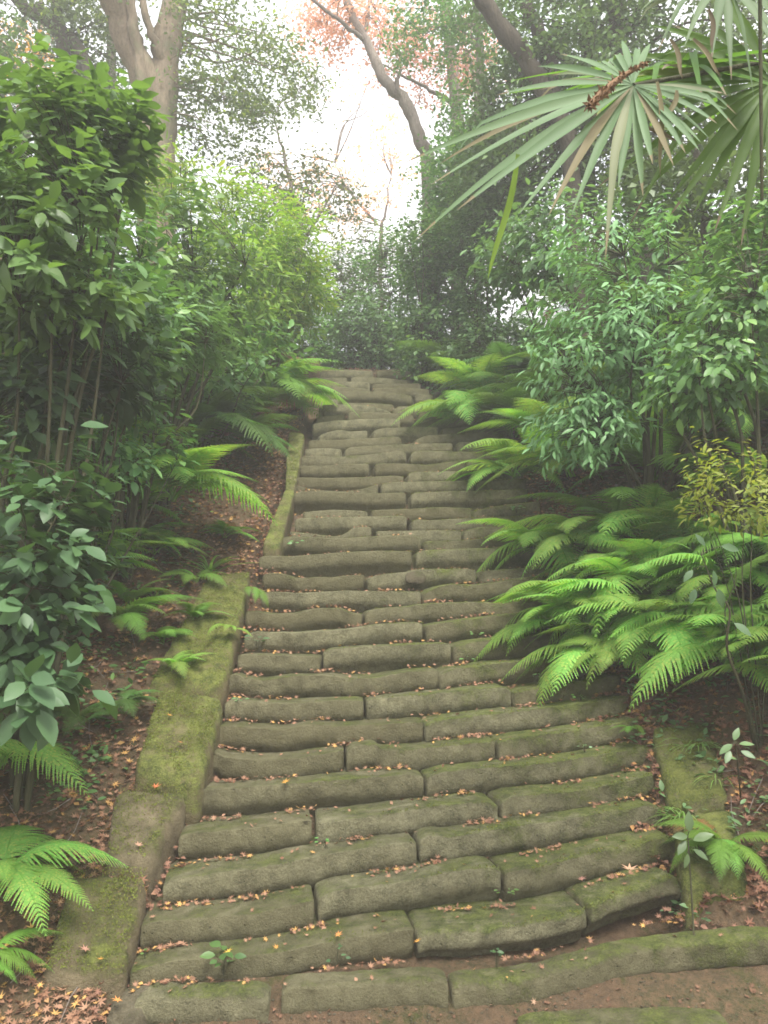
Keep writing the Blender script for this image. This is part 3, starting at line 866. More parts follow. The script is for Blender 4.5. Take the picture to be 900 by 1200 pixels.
def single_leaf(label, px, py, col_, size, h=.02, seed=0):
    p = on_plane(px, py, h)
    r = rs(seed + 400)
    a = r.uniform(0, 6.28)
    tm = MAPLE[seed % 3]
    V, T = place(tm, np.zeros((1, 3)), np.array([[math.cos(a), math.sin(a), .1]]), np.array([[r.normal(0, .15), -.35 + r.normal(0, .1), 1.0]]), size)
    o = obj('maple_leaf', mesh_np('maple_leaf', V, [T], M[col_]), loc=p)
    tag(o, label, 'leaf', 'single fallen maple leaves')
for k, (lb, px, py, c, s, h) in enumerate([
    ('yellow maple leaf lying on the bright green mossy kerb slab', 199, 838, 'yl', .036, .185),
    ('orange maple leaf low on the bright green mossy kerb slab', 212, 870, 'ol', .034, .19),
    ('bright orange leaf in the joint above the dark brown kerb stone', 182, 922, 'ol', .045, .11),
    ('pinkish star-shaped leaf on the dark brown kerb stone', 162, 990, 'pl', .036, .115),
    ('pale pink star-shaped leaf on the broad dull kerb slab', 100, 1112, 'pl', .042, .10),
    ('tan star-shaped leaf nearest the steps on the broad dull kerb slab', 118, 1124, 'yl', .030, .10),
    ('golden maple leaf standing on the sixth step near its left block end', 334, 916, 'yl', .045, .03),
    ('yellow leaf resting on the long front block of the second step', 267, 1115, 'yl', .034, .03),
    ('small yellow leaf further along the long front block', 324, 1110, 'yl', .024, .03),
    ('large reddish leaf leaning against the riser near the small fern', 738, 1018, 'pl', .065, .05),
    ('pink leaf caught at the joint of two blocks above the curved riser', 681, 1030, 'pl', .04, .05),
    ('yellow leaf at the gap beside the broad worn mossy block', 489, 1103, 'yl', .03, .03),
    ('red leaf flat on the tread below the middle block', 396, 1095, 'ol', .034, .03),
    ('orange leaf at the kerb foot among broken stones', 138, 1172, 'ol', .04, .02),
    ('yellow leaf on the litter left of the broad kerb slab', 22, 1133, 'yl', .036, .05),
    ]):
    single_leaf(lb, px, py, c, s, h, k)

# ------------------------------------------------------------------ ferns
def frond_mesh(name, seed, mat, npair=24, width=.30, arch=(.55, .95), droop=.35, teeth=17):
    r = rs(seed)
    t = np.linspace(0, 1, 40)
    path = np.stack([t * 1.0, .06 * r.normal() * t ** 2, arch[0] * t - arch[1] * t ** 2.1], 1)
    acc = Acc()
    V, Q = tube(path, np.linspace(.009, .0015, 40), 4); acc.add(V, Q)
    for i in range(npair):
        u = .16 + .83 * (i / (npair - 1)) ** .92
        s_ = (u - .16) / .84
        L = width * (min(1, .55 + s_ * 2.4) * (1 - s_ ** 1.9) + .025) * r.uniform(.93, 1.05)
        p = np.array([np.interp(u, t, path[:, k]) for k in range(3)])
        p2 = np.array([np.interp(min(1, u + .02), t, path[:, k]) for k in range(3)])
        tx = p2 - p if u < .98 else p - np.array([np.interp(u - .03, t, path[:, k]) for k in range(3)])
        tx /= np.linalg.norm(tx)
        for sd in (1, -1):
            lat = np.array([0, sd, 0.0])
            fw = .38 + .5 * s_ + r.normal(0, .05)
            dr = droop * r.uniform(.7, 1.3)
            nrm = np.cross(tx, lat) * sd
            m = max(4, int(teeth * (L / width) + 2))
            q = np.linspace(0, 1, m + 1)
            d0 = lat + tx * fw; d0 /= np.linalg.norm(d0)
            mid = p[None] + d0[None] * (q * L)[:, None] - np.array([0, 0, 1.0])[None] * (dr * L * q ** 2)[:, None]
            w = np.minimum(L * .13, .0205) * (1 - q) ** .85 + .0015
            fx = tx - d0 * (tx @ d0); fx /= np.linalg.norm(fx)
            VV = []; TT = []
            for k in range(m):
                a = mid[k]; b = mid[k + 1]; c = (a * .35 + b * .65)
                for sg in (1, -1):
                    tip = c + fx * sg * w[k] * r.uniform(.85, 1.15) + d0 * (w[k] * .42) + nrm * (-.08 * w[k])
                    o = len(VV); VV += [a, b, tip, a + fx * sg * w[k] * .72 + d0 * w[k] * .12]
                    TT += [(o, o + 1, o + 2), (o, o + 2, o + 3)] if sg < 0 else [(o, o + 2, o + 1), (o, o + 3, o + 2)]
            acc.add(np.array(VV), None, np.array(TT))
    return acc.mesh(name, mat)

FR = {}
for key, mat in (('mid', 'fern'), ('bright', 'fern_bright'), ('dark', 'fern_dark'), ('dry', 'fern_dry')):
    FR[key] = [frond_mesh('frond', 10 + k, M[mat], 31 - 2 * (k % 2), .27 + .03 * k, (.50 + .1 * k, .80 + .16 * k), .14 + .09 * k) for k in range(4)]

from mathutils import Matrix, Euler
def fern(label, base, key, n, length, az=None, spread=180, elev=(5, 50), seed=0, group=None, lift=0.0, roll=10):
    r = rs(seed + 900)
    base = np.asarray(base, float)
    e = empty('fern', base, label, 'fern', group)
    for k in range(n):
        if az is None: a = 360 * (k + r.uniform(-.3, .3)) / n
        else: a = az + spread * ((k + .5) / n * 2 - 1) + r.uniform(-9, 9)
        el = r.uniform(*elev); L = length * r.uniform(.72, 1.12)
        me = FR['dry' if (n >= 8 and k in (0, n - 1) and r.uniform() < .16) else key][r.randint(4)]
        o = bpy.data.objects.new('frond', me)
        col.objects.link(o); o.parent = e
        mtx = Matrix.Rotation(math.radians(a), 4, 'Z') @ Matrix.Rotation(-math.radians(el), 4, 'Y') @ Matrix.Rotation(math.radians(r.normal(0, roll)), 4, 'X') @ Matrix.Scale(L, 4)
        mtx.translation = Vector((r.normal(0, .02), r.normal(0, .02), lift + r.uniform(0, .03)))
        o.matrix_local = mtx
    return e
# az: 0 = +x (right), 90 = away, 180 = left, 270 = towards camera
def gbase(px, py, d):
    p = at(px, py, d); return gpt(p[0], p[1])

FG = 'ferns growing on the banks'
# -- fern side, near mass
fern('big bright fern whose fronds hang lowest over the steps', gbase(770, 735, 6.75), 'bright', 13, .85, 225, 120, (0, 38), 1, FG, .25)
fern('bright fern arching over the steps beside the dry patch of stone', gbase(705, 640, 7.25), 'bright', 13, .88, 220, 130, (0, 42), 2, FG, .2)
fern('bright fern drooping under the yellow-leaved sprig', gbase(850, 700, 6.25), 'bright', 12, .75, 240, 120, (0, 45), 3, FG, .25)
fern('lush green fern filling the picture edge below the yellow leaves', gbase(905, 700, 5.85), 'bright', 11, .62, 230, 110, (5, 45), 4, FG, .25)
fern('light green fern tucked between the two brightest clumps', gbase(795, 600, 7.25), 'bright', 12, .8, 230, 140, (5, 50), 5, FG, .2)
fern('single bright fern spray above the tread corner', gbase(720, 560, 7.80), 'bright', 10, .8, 210, 110, (0, 40), 6, FG, .2)
fern('yellow-green fern spray leaning out from below the big shrub', gbase(668, 500, 9.20), 'bright', 7, 1.0, 212, 40, (10, 35), 7, FG, .55)
fern('fern among dry bracken under the big shrub', gbase(800, 545, 7.60), 'bright', 9, .65, 240, 130, (5, 50), 8, FG, .15)
fern('dark fern half under the yellow-leaved sprig', gbase(870, 560, 6.85), 'mid', 9, .7, 230, 130, (5, 55), 9, FG, .2)
for k, (px, py, d, az, key, L, n, lb) in enumerate([
    (805, 690, 6.65, 235, 'bright', .72, 12, 'bright fern with tips hanging over the pale bare kerb slab'),
    (745, 690, 7.05, 230, 'bright', .8, 12, 'bright fern in the middle of the big hanging fern mass'),
    (660, 600, 7.60, 225, 'bright', .75, 11, 'bright fern whose tips touch the weed on the step ends'),
    (900, 700, 6.15, 235, 'bright', .6, 11, 'light green fern right behind the thin bent sapling'),
    (800, 670, 6.75, 235, 'bright', .8, 12, 'light fern just beneath the yellow-leaved sprig and its shade'),
    (655, 610, 7.40, 215, 'bright', .7, 10, 'soft bright fern at the upper tip of the hanging fern mass'),
    (760, 640, 6.95, 230, 'bright', .8, 12, 'bright fern halfway between the yellow sprig and the step ends'),
    (850, 650, 6.65, 235, 'bright', .72, 12, 'bright fern partly behind the bent sapling stem'),
    (725, 735, 6.70, 225, 'bright', .62, 10, 'short bright fern bowing over the creeping weed on the steps'),
    (880, 620, 6.85, 240, 'mid', .8, 12, 'mid green fern directly below the yellow sprig'),
    (690, 555, 8.20, 225, 'bright', 0.85, 12, 'feathery bright fern under the yellow-green spray'),
    (745, 600, 7.40, 225, 'bright', 0.85, 12, 'feathery bright fern left of the bent sapling top'),
    (640, 565, 8.60, 225, 'bright', 0.85, 12, 'feathery bright fern whose fronds brush the twentieth step'),
    (600, 470, 10.40, 225, 'bright', 1.05, 12, 'bright fern cascading onto the long landing step'),
    (545, 440, 12.20, 225, 'bright', 1.05, 12, 'bright fern cascading beside the narrow upper flight'),
    (600, 390, 12.60, 225, 'bright', 1.05, 12, 'bright fern in front of the glossy evergreen bush'),
    (690, 680, 6.95, 225, 'bright', .7, 10, 'low bright fern with its fronds flat over the mossy treads')]):
    fern(lb, gbase(px, py, d), key, n, L, az, 115, (-5, 35), 70 + k, FG, .3)
# -- fern side, upper
for k, (px, py, d, key, L, lb) in enumerate([
    (640, 440, 10.6, 'bright', 1.15, 'large feathery fern above the landing with overlapping fronds'),
    (600, 415, 11.6, 'mid', 1.15, 'green fern hanging over the narrow upper flight'),
    (565, 400, 12.8, 'bright', 1.1, 'fern clump just below the dark evergreen by the upper flight'),
    (530, 395, 14.0, 'mid', 1.0, 'fern at the head of the stairs on the palm side'),
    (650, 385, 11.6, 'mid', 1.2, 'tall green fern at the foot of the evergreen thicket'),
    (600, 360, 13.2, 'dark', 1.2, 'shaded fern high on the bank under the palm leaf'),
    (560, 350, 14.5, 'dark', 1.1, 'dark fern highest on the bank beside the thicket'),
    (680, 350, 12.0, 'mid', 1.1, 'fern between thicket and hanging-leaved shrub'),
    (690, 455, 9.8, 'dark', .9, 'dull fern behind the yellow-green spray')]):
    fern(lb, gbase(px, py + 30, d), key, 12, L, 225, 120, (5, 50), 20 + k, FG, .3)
# -- banks in between
r = rs(31)
SE = np.array([e.mean(0)[1] for e in STEP_EDGES])
seen = set()
def place_word(d): return 'near its end' if d < .75 else ('low down' if d < 1.4 else ('midway up' if d < 2.2 else 'high up'))
for side in (-1, 1):
    for k in range(62 if side < 0 else 100):
        y = 5.6 + 9.2 * ((k + r.uniform()) / (62.0 if side < 0 else 100.0))
        d = r.uniform(.75, 3.3) if side < 0 else r.uniform(.45, 3.2)
        if side < 0 and d < 1.15 and y < 9.5: continue
        x = left_edge(y) - d if side < 0 else right_edge(y) + d
        st = int(np.argmin(abs(SE - y)))
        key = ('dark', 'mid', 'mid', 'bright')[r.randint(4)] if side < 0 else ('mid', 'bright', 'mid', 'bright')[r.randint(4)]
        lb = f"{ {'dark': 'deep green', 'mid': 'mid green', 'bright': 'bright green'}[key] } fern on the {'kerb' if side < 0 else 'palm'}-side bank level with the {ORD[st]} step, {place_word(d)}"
        if lb in seen: continue
        seen.add(lb)
        fern(lb, gpt(x, y), key, 9, r.uniform(.62, .95) if side < 0 else r.uniform(.75, 1.1), -55 if side < 0 else 235, 150, (0, 48), 200 + k + 100 * side, FG, .2)
# -- kerb side
fern('wide-arching fern with two broad fronds reaching the kerb', hit(200, 655), 'bright', 12, 1.02, -45, 95, (14, 42), 40, FG, .55)
fern('green fern standing behind the wide-arching fern', hit(140, 620), 'bright', 12, 0.95, -40, 115, (18, 52), 41, FG, .6)
fern('bright fern with upright plumes above the leaf litter', hit(105, 715), 'bright', 12, 0.72, -30, 150, (12, 55), 42, FG, .25)
fern('drooping green fern below the blue-green shrub', hit(140, 750), 'mid', 8, 0.62, -70, 100, (5, 40), 43, FG, .10)
fern('near fern with two broad fronds over the brown litter', hit(-5, 915), 'bright', 11, 0.66, 10, 160, (5, 40), 44, FG, .06)
fern('nearest fern spreading over the broad dull kerb slab', hit(-5, 1045), 'bright', 11, 0.66, 10, 150, (5, 34), 45, FG, .06)
fern('tiny fern tip entering at the bottom picture edge', hit(-25, 1150), 'mid', 4, 0.36, 0, 40, (0, 30), 46, FG, .06)
fern('fern beside the upper flight under the bamboo', hit(310, 500), 'mid', 11, 1.23, -40, 120, (10, 50), 47, FG, .3)
fern('bright small fern leaning over the highest steps on the kerb side', hit(340, 490), 'bright', 8, 0.98, -30, 90, (5, 40), 48, FG, .25)
fern('mid green fern left of the highest kerb slab', hit(255, 480), 'mid', 11, 1.17, -45, 120, (10, 50), 49, FG, .25)
fern('shaded fern behind the wide-arching fern near the tree stump', hit(235, 540), 'dark', 10, 1.23, -50, 120, (10, 50), 50, FG, .25)
fern('hanging fern beside the litter path above the kerb', hit(285, 545), 'dark', 9, 0.91, -40, 110, (5, 45), 51, FG, .2)
fern('little fern hanging from the kerb into the gutter', on_plane(296, 694, .08), 'mid', 3, .22, -65, 30, (-30, 0), 52, FG, .02)
fern('little pale fern on the edge of the long mossy slab', on_plane(268, 742, .10), 'bright', 4, .22, -80, 70, (-10, 25), 53, FG, .02)
fern('small fern in the litter beside the brightest kerb slab', hit(190, 760), 'mid', 6, 0.36, -40, 140, (5, 40), 54, FG, .04)
fern('small fern tucked under the strap-leaved plant', hit(230, 690), 'mid', 6, 0.39, -60, 150, (5, 40), 55, FG, .04)
fern('dark little fern in the dry leaves below the big-leaved sprig', hit(95, 860), 'dark', 6, 0.36, -60, 150, (5, 40), 56, FG, .05)
fern('low dark green fern over the lowest kerb slab by the boulder', hit(848, 1020), 'mid', 11, 0.42, 215, 110, (0, 45), 57, FG, .12)
fern('tiny fern on the step end under the hanging fronds', on_plane(742, 862, .02), 'mid', 5, .17, 200, 100, (0, 40), 58, FG, .02)
fern('pale green fern low in the litter above the lower kerb', hit(150, 720), 'mid', 7, 0.49, -20, 150, (10, 45), 59, FG, .06)
fern('yellowish fern behind the strap-leaved plant', hit(180, 660), 'bright', 7, 0.55, -10, 140, (10, 50), 60, FG, .08)

for k, (px, py, key, L, n, lb) in enumerate([
    (262, 640, 'mid', .40, 9, 'little fern growing by the near end of the upper kerb slab'),
    (60, 650, 'bright', .6, 10, 'yellow-green fern under the blue-green shrub leaves'),
    (205, 800, 'bright', .30, 8, 'small bright fern in russet litter touching the brightest kerb slab'),
    (140, 850, 'dark', .34, 9, 'deep green small fern in russet litter left of the brightest kerb slab'),
    (225, 740, 'mid', .34, 8, 'small fern rooted against the long moss-covered slab'),
    (290, 500, 'bright', .7, 9, 'bright fern against the topmost kerb slab'),
    (20, 760, 'mid', .5, 9, 'mid green fern under the lowest leaves of the blue-green shrub'),
    (165, 655, 'mid', .5, 10, 'fern between the litter and the plumed fern')]):
    fern(lb, hit(px, py), key, n, L, -50, 150, (8, 50), 150 + k, FG, .08)

# ------------------------------------------------------------------ grasses and small plants
def blade_plant(name, label, cat, base, n, L, w, mat, seed, az=None, spread=180, elev=(30, 80), curve=.8):
    r = rs(seed); base = np.asarray(base, float)
    e = empty(name, base, label, cat)
    for k in range(n):
        a = math.radians((az + r.uniform(-spread, spread)) if az is not None else r.uniform(0, 360))
        el = math.radians(r.uniform(*elev)); l = L * r.uniform(.6, 1.1)
        t = np.linspace(0, 1, 9)
        hx = l * t * math.cos(el) + l * .25 * t ** 2; hz = l * t * math.sin(el) - curve * l * t ** 2.4 * math.sin(el) 
        P = np.stack([hx * math.cos(a), hx * math.sin(a), hz], 1) + r.normal(0, .012, 3) * [1, 1, 0]
        ww = w * (1 - t ** 3) * .5 + .0005
        s = np.array([-math.sin(a), math.cos(a), 0])
        V = np.concatenate([P + s * ww[:, None], P - np.array([0, 0, 1]) * (ww * .5)[:, None], P - s * ww[:, None]])
        i_ = np.arange(8)
        Q = np.concatenate([np.stack([i_, i_ + 1, i_ + 10, i_ + 9], 1), np.stack([i_ + 9, i_ + 10, i_ + 19, i_ + 18], 1)])
        obj('blade', mesh_np('blade', V, [Q], M[mat], True), e)
    return e
blade_plant('strap_leaved_plant', 'strap-leaved plant with upright blades above the long mossy kerb slab', 'plant', hit(245, 672), 22, .42, .028, 'grass', 1, None, 180, (25, 85), .55)
blade_plant('grass_tuft', 'drooping grass tuft over the pale bare kerb slab', 'grass', hit(818, 880), 26, .34, .008, 'grass', 2, 200, 110, (30, 80), .9)
blade_plant('grass_tuft', 'grass tuft trailing over the step ends above the small fern', 'grass', hit(800, 965), 34, .30, .008, 'grass', 3, 210, 110, (25, 80), 1.0)
blade_plant('grass_tuft', 'fine grass beside the sapling in the orange litter', 'grass', hit(840, 920), 20, .26, .007, 'grass', 4, 230, 140, (30, 80), .9)
blade_plant('grass_tuft', 'thin grass in the dry litter beside the upper kerb', 'grass', hit(180, 705), 22, .30, .008, 'grass', 5, None, 180, (35, 80), .8)

def seedling(label, p, n, size, mat, seed, h=.05, tm=None):
    r = rs(seed)
    p = np.asarray(p, float)
    e = empty('seedling', p, label, 'seedling', 'seedlings on the steps')
    SA, LA = Acc(), Acc()
    P = []; D = []
    for k in range(n):
        a = r.uniform(0, 6.28); rr = r.uniform(0, .06)
        top = np.array([rr * math.cos(a), rr * math.sin(a) - .01, h * r.uniform(.4, 1.1)])
        SA.add(*tube(np.array([[0, 0, -.01], top * [.5, .5, .7], top]), [.0015, .0012, .001], 3))
        P.append(top); D.append([math.cos(a), math.sin(a), .1])
    V, T = place(tm or LEAF_W, np.array(P), np.array(D), np.tile([0, -.6, 1.0], (n, 1)) + r.normal(0, .3, (n, 3)), size * r.uniform(.7, 1.2, n))
    LA.add(V, None, T)
    obj('stem', SA.mesh('stem', M['stem']), e); obj('foliage', LA.mesh('foliage', M[mat]), e)
for k, (lb, px, py, n, s, m, h) in enumerate([
    ('dark many-leaved weed in front of the second step\'s long block', 262, 1142, 11, .075, 'shrub', .13),
    ('small blue-green sprout on the soil in front of the broad block', 582, 1132, 7, .03, 'blue_shrub', .09),
    ('thin pale sprout against the long front block', 395, 1128, 6, .03, 'blue_shrub', .08),
    ('bright green weed in the joint of the third step', 594, 1048, 7, .03, 'bright_shrub', .03),
    ('tiny sprout in the gutter beside the third step', 170, 1122, 3, .03, 'bright_shrub', .03),
    ('yellow-green weed in the joint under the sixth step', 381, 992, 6, .03, 'bright_shrub', .06),
    ('sprig of small leaves at the end of the ninth step by the kerb', 280, 826, 10, .035, 'grey_shrub', .05),
    ('clover-like sprout on the riser of the eleventh step', 545, 775, 5, .028, 'bright_shrub', .04),
    ('cluster of round leaves on the mossy riser below the fern', 630, 798, 10, .03, 'bright_shrub', .05),
    ('creeping weed along the mossy thirteenth step under the ferns', 640, 740, 14, .032, 'bright_shrub', .05),
    ('pale creeping weed in the middle of the mossy riser', 560, 745, 8, .03, 'bright_shrub', .03),
    ('round-leaved sprout on the tenth step near the fern tips', 680, 822, 8, .03, 'bright_shrub', .05),
    ('sprout of tiny leaves on the riser near the pale kerb slab', 685, 880, 6, .025, 'grey_shrub', .04),
    ('pale star-leaved weed in the gutter beside the slab with hanging ferns', 300, 756, 9, .06, 'blue_shrub', .07),
    ('ivy-like weed at the kerb end of the eighteenth step', 345, 640, 10, .045, 'shrub', .06),
    ('weed growing over the step ends under the landing ferns', 605, 600, 12, .05, 'shrub', .07),
    ('pale weed beside the boulder at the stair foot', 820, 1084, 6, .04, 'blue_shrub', .06),
    ]):
    seedling(lb, on_plane(px, py, -.06), n, s, m, 700 + k, h)

# ------------------------------------------------------------------ shrubs, kerb side (near)
def gb(px, py, d, dx=0.0, dy=0.0):
    p = at(px, py, d); return gpt(p[0] + dx, p[1] + dy)

shrub('broadleaf_shrub', 'tall shrub with large glossy bright green leaves before the tan tree', 'shrub', 1, gb(45, 500, 5.6),
      [penv(40, 175, 5.6, 95, 72, .5), penv(110, 150, 5.9, 60, 52, .4), penv(40, 225, 5.4, 90, 50, .5), penv(30, 300, 5.2, 60, 70, .4, .7), penv(120, 210, 6.0, 50, 45, .4, .7), penv(70, 350, 5.6, 70, 55, .4, .8)],
      360, 10, .125, LEAF, 'bright_shrub', twig=.22, nlimb=8, stem_r=.022, droop=.22, stems=2)
shrub('broadleaf_shrub', 'dull blue-green shrub with wide leaves at the picture edge', 'shrub', 2, gb(-70, 760, 5.0),
      [penv(40, 590, 4.9, 95, 65, .45), penv(25, 690, 4.7, 70, 60, .4), penv(75, 640, 5.1, 60, 60, .3, .7), penv(20, 770, 4.7, 60, 40, .3, .5)],
      120, 9, .13, LEAF_W, 'blue_shrub', twig=.2, nlimb=7, stem_r=.014, droop=.35)
shrub('broadleaf_shrub', 'dark shrub with broad pointed leaves above the blue-green one', 'shrub', 3, gb(60, 640, 6.3),
      [penv(70, 400, 6.2, 100, 70, .5), penv(20, 470, 5.9, 70, 60, .5), penv(120, 440, 6.5, 70, 45, .4, .7)],
      150, 10, .15, LEAF, 'blue_shrub', twig=.22, nlimb=8, stem_r=.02, droop=.3)
shrub('broadleaf_shrub', 'big-leaved sprig low at the picture edge above the near fern', 'shrub', 4, hit(-60, 905),
      [penv(35, 815, 4.4, 60, 32, .2)], 12, 8, .15, LEAF_W, 'blue_shrub', twig=.16, nlimb=4, stem_r=.009, droop=.35)
shrub('broadleaf_shrub', 'leafy shrub with small olive leaves in front of the tan tree', 'shrub', 5, gb(190, 500, 9.0),
      [penv(190, 290, 9.0, 110, 70, .9), penv(150, 350, 8.6, 100, 60, .8), penv(225, 370, 9.4, 60, 50, .7)],
      480, 10, .105, LEAF, 'shrub', twig=.25, nlimb=10, stem_r=.022, droop=.25)
shrub('broadleaf_shrub', 'pale-leaved shrub with horizontal leaves in the middle of the kerb bank', 'shrub', 6, gb(150, 560, 7.8),
      [penv(160, 400, 7.9, 90, 50, .7), penv(215, 385, 8.3, 60, 45, .6), penv(120, 450, 7.4, 70, 50, .5)],
      290, 9, .115, LEAF_N, 'grey_shrub', twig=.22, nlimb=9, stem_r=.018, droop=.2)
shrub('broadleaf_shrub', 'dense shrub rising behind the glossy one at the picture edge', 'shrub', 7, gb(40, 480, 8.6),
      [penv(0, 260, 8.5, 110, 120, .8), penv(60, 330, 8.0, 100, 80, .7)],
      430, 9, .12, LEAF, 'shrub', twig=.25, nlimb=9, stem_r=.024, droop=.25)
shrub('broadleaf_shrub', 'mid green shrub filling the space behind the dark pointed leaves', 'shrub', 12, gb(110, 560, 7.2),
      [penv(90, 300, 7.2, 100, 70, .5), penv(130, 370, 7.0, 80, 55, .5)],
      200, 9, .115, LEAF, 'shrub', twig=.2, nlimb=8, stem_r=.016, droop=.25)
shrub('broadleaf_shrub', 'yellow-green shrub catching light under the tan tree trunk', 'shrub', 8, gb(225, 420, 12.5),
      [penv(215, 225, 12.5, 65, 32, .9), penv(170, 215, 12.8, 50, 30, .8)],
      170, 9, .13, LEAF_N, 'bamboo', twig=.3, nlimb=8, stem_r=.02, droop=.25)
shrub('bamboo_clump', 'feathery yellow-green bamboo clump beside the head of the stairs', 'bamboo', 9, gb(310, 470, 13.2),
      [penv(300, 290, 13.0, 85, 78, .9), penv(270, 340, 12.4, 65, 65, .8), penv(335, 335, 13.6, 48, 62, .7)],
      1000, 13, .14, SLIVER, 'bamboo', stem='culms', twig=.28, nlimb=26, stem_r=.010, droop=.3, stems=14, shell=.3)
shrub('broadleaf_shrub', 'low dark undergrowth shrub between the ferns on the kerb bank', 'shrub', 10, gb(240, 520, 10.2),
      [penv(225, 430, 10.2, 90, 45, .7), penv(290, 420, 11.0, 60, 40, .6)],
      200, 8, .12, LEAF, 'shrub', twig=.22, nlimb=8, stem_r=.015, droop=.25)
shrub('broadleaf_shrub', 'low leafy shrub creeping between litter and wide-arching fern', 'shrub', 11, gb(90, 640, 6.9),
      [penv(90, 540, 6.7, 90, 40, .5), penv(160, 520, 7.4, 60, 35, .4)],
      110, 8, .09, LEAF, 'shrub', twig=.16, nlimb=7, stem_r=.012, droop=.25)

# ------------------------------------------------------------------ shrubs, fern side
shrub('hanging_leaved_shrub', 'large shrub with hanging pale green leaves under the palm', 'shrub', 21, gb(760, 560, 8.3),
      [penv(730, 330, 8.4, 110, 75, .9), penv(700, 420, 8.0, 75, 70, .7), penv(790, 400, 7.8, 100, 75, .8), penv(690, 500, 7.8, 55, 40, .4, .5)],
      680, 9, .098, LEAF_N, 'grey_shrub', twig=.24, nlimb=12, stem_r=.024, droop=.55)
shrub('hanging_leaved_shrub', 'dark-stemmed shrub with drooping leaves at the picture edge', 'shrub', 22, gb(880, 520, 6.9),
      [penv(870, 390, 6.9, 80, 80, .6), penv(900, 300, 7.2, 70, 70, .6), penv(830, 440, 6.8, 60, 40, .5)],
      340, 9, .10, LEAF, 'shrub', twig=.22, nlimb=9, stem_r=.022, droop=.55)
shrub('hanging_leaved_shrub', 'fresh green shrub pushing up between palm leaves and thicket', 'shrub', 23, gb(690, 480, 10.5),
      [penv(680, 280, 10.4, 75, 55, .8), penv(620, 300, 11, 50, 45, .6)],
      360, 9, .105, LEAF, 'grey_shrub', twig=.26, nlimb=9, stem_r=.02, droop=.45)
shrub('yellowing_shrub', 'low sprig of yellow leaves above the bright ferns', 'shrub', 24, gb(880, 640, 5.8),
      [penv(860, 545, 5.8, 52, 34, .3), penv(890, 585, 5.6, 34, 42, .25), penv(835, 590, 5.8, 30, 20, .2, .5)],
      95, 8, .062, LEAF_N, 'yellow_leaf', twig=.14, nlimb=6, stem_r=.006, droop=.15)
# sapling with dark leaves
def leafy_sapling(name, label, pts, radii, leaves, mat, seed, size):
    base = pts[0]
    SA, LA = Acc(), Acc()
    p = smooth_path(pts, 6); SA.add(*tube(p, np.interp(np.linspace(0, 1, len(p)), np.linspace(0, 1, len(radii)), radii), 7))
    r = rs(seed); P = []; D = []
    for (lp, ld) in leaves:
        j = int(np.argmin(((p - lp) ** 2).sum(1)))
        SA.add(*tube(np.array([p[j], (p[j] + lp) / 2 + [0, 0, .01], lp]), [.003, .002, .0015], 4)); P.append(lp); D.append(ld)
    V, T = place(LEAF, np.array(P), np.array(D, float), np.tile([0, -.8, .8], (len(P), 1)) + r.normal(0, .25, (len(P), 3)), size * r.uniform(.8, 1.2, len(P)))
    LA.add(V, None, T)
    e = empty(name, base, label, 'sapling')
    obj('stem', SA.mesh('stem', M['stem'], True, base), e); obj('foliage', LA.mesh('foliage', M[mat], False, base), e)
leafy_sapling('sapling', 'thin bent sapling with a few drooping blue-green leaves before the ferns',
    [hit(884, 872), at(870, 812, 5.15), at(852, 760, 5.0), at(855, 715, 4.95), at(838, 690, 4.95), at(822, 650, 4.95)], [.010, .008, .006, .003],
    [(at(836, 668, 4.92), (.05, -.2, -1)), (at(842, 690, 4.9), (.15, -.1, -1)), (at(812, 668, 4.95), (-.6, -.2, -.6)), (at(826, 640, 5.0), (-.3, 0, .5)),
     (at(815, 690, 4.95), (-.4, -.2, -.9)), (at(845, 640, 5.0), (.6, 0, -.1)), (at(860, 730, 4.9), (.5, -.3, -.4))], 'blue_shrub', 3, .10)
leafy_sapling('sapling', 'small upright sapling with dark leaves in the orange litter', [hit(868, 935), at(865, 902, 4.8), at(862, 870, 4.7)], [.005, .004, .002],
    [(at(858, 872, 4.7), (-.9, -.2, -.5)), (at(866, 872, 4.7), (.9, -.2, .1)), (at(860, 868, 4.7), (.3, .1, .6)), (at(868, 880, 4.65), (.7, -.5, -.3)), (at(856, 880, 4.65), (-.5, -.5, -.6)), (at(864, 890, 4.65), (-.6, -.1, .2))], 'dark_tree', 5, .09)
leafy_sapling('sapling', 'narrow-leaved sprout standing in the small fern by the boulder', [gb(812, 1058, 4.72), at(808, 1010, 4.72), at(806, 980, 4.72)], [.006, .005, .003],
    [(at(806, 980, 4.7), (-1, -.3, .1)), (at(812, 985, 4.7), (.9, -.2, .4)), (at(806, 1000, 4.68), (-.3, -.3, -1)), (at(812, 995, 4.7), (.7, -.4, -.4)), (at(804, 985, 4.7), (-.6, -.4, -.6)), (at(808, 975, 4.7), (0, 0, 1))], 'dark_tree', 8, .10)

# tree stump with leaf litter, kerb bank
def stump():
    p = hit(120, 500)
    r_ = smooth_path([p - [0, 0, .2], p + [0, 0, .1], p + [.03, .05, .25], p + [.0, .1, .5]], 4)
    V, Q = tube(r_, np.interp(np.linspace(0, 1, len(r_)), [0, .3, 1], [.13, .09, .08]), 12)
    o = obj('tree_trunk', mesh_np('tree_trunk', V - p, [Q], M['bark_dark'], True), loc=p)
    tag(o, 'dark short trunk standing in shade among the kerb-side ferns', 'trunk')
stump()

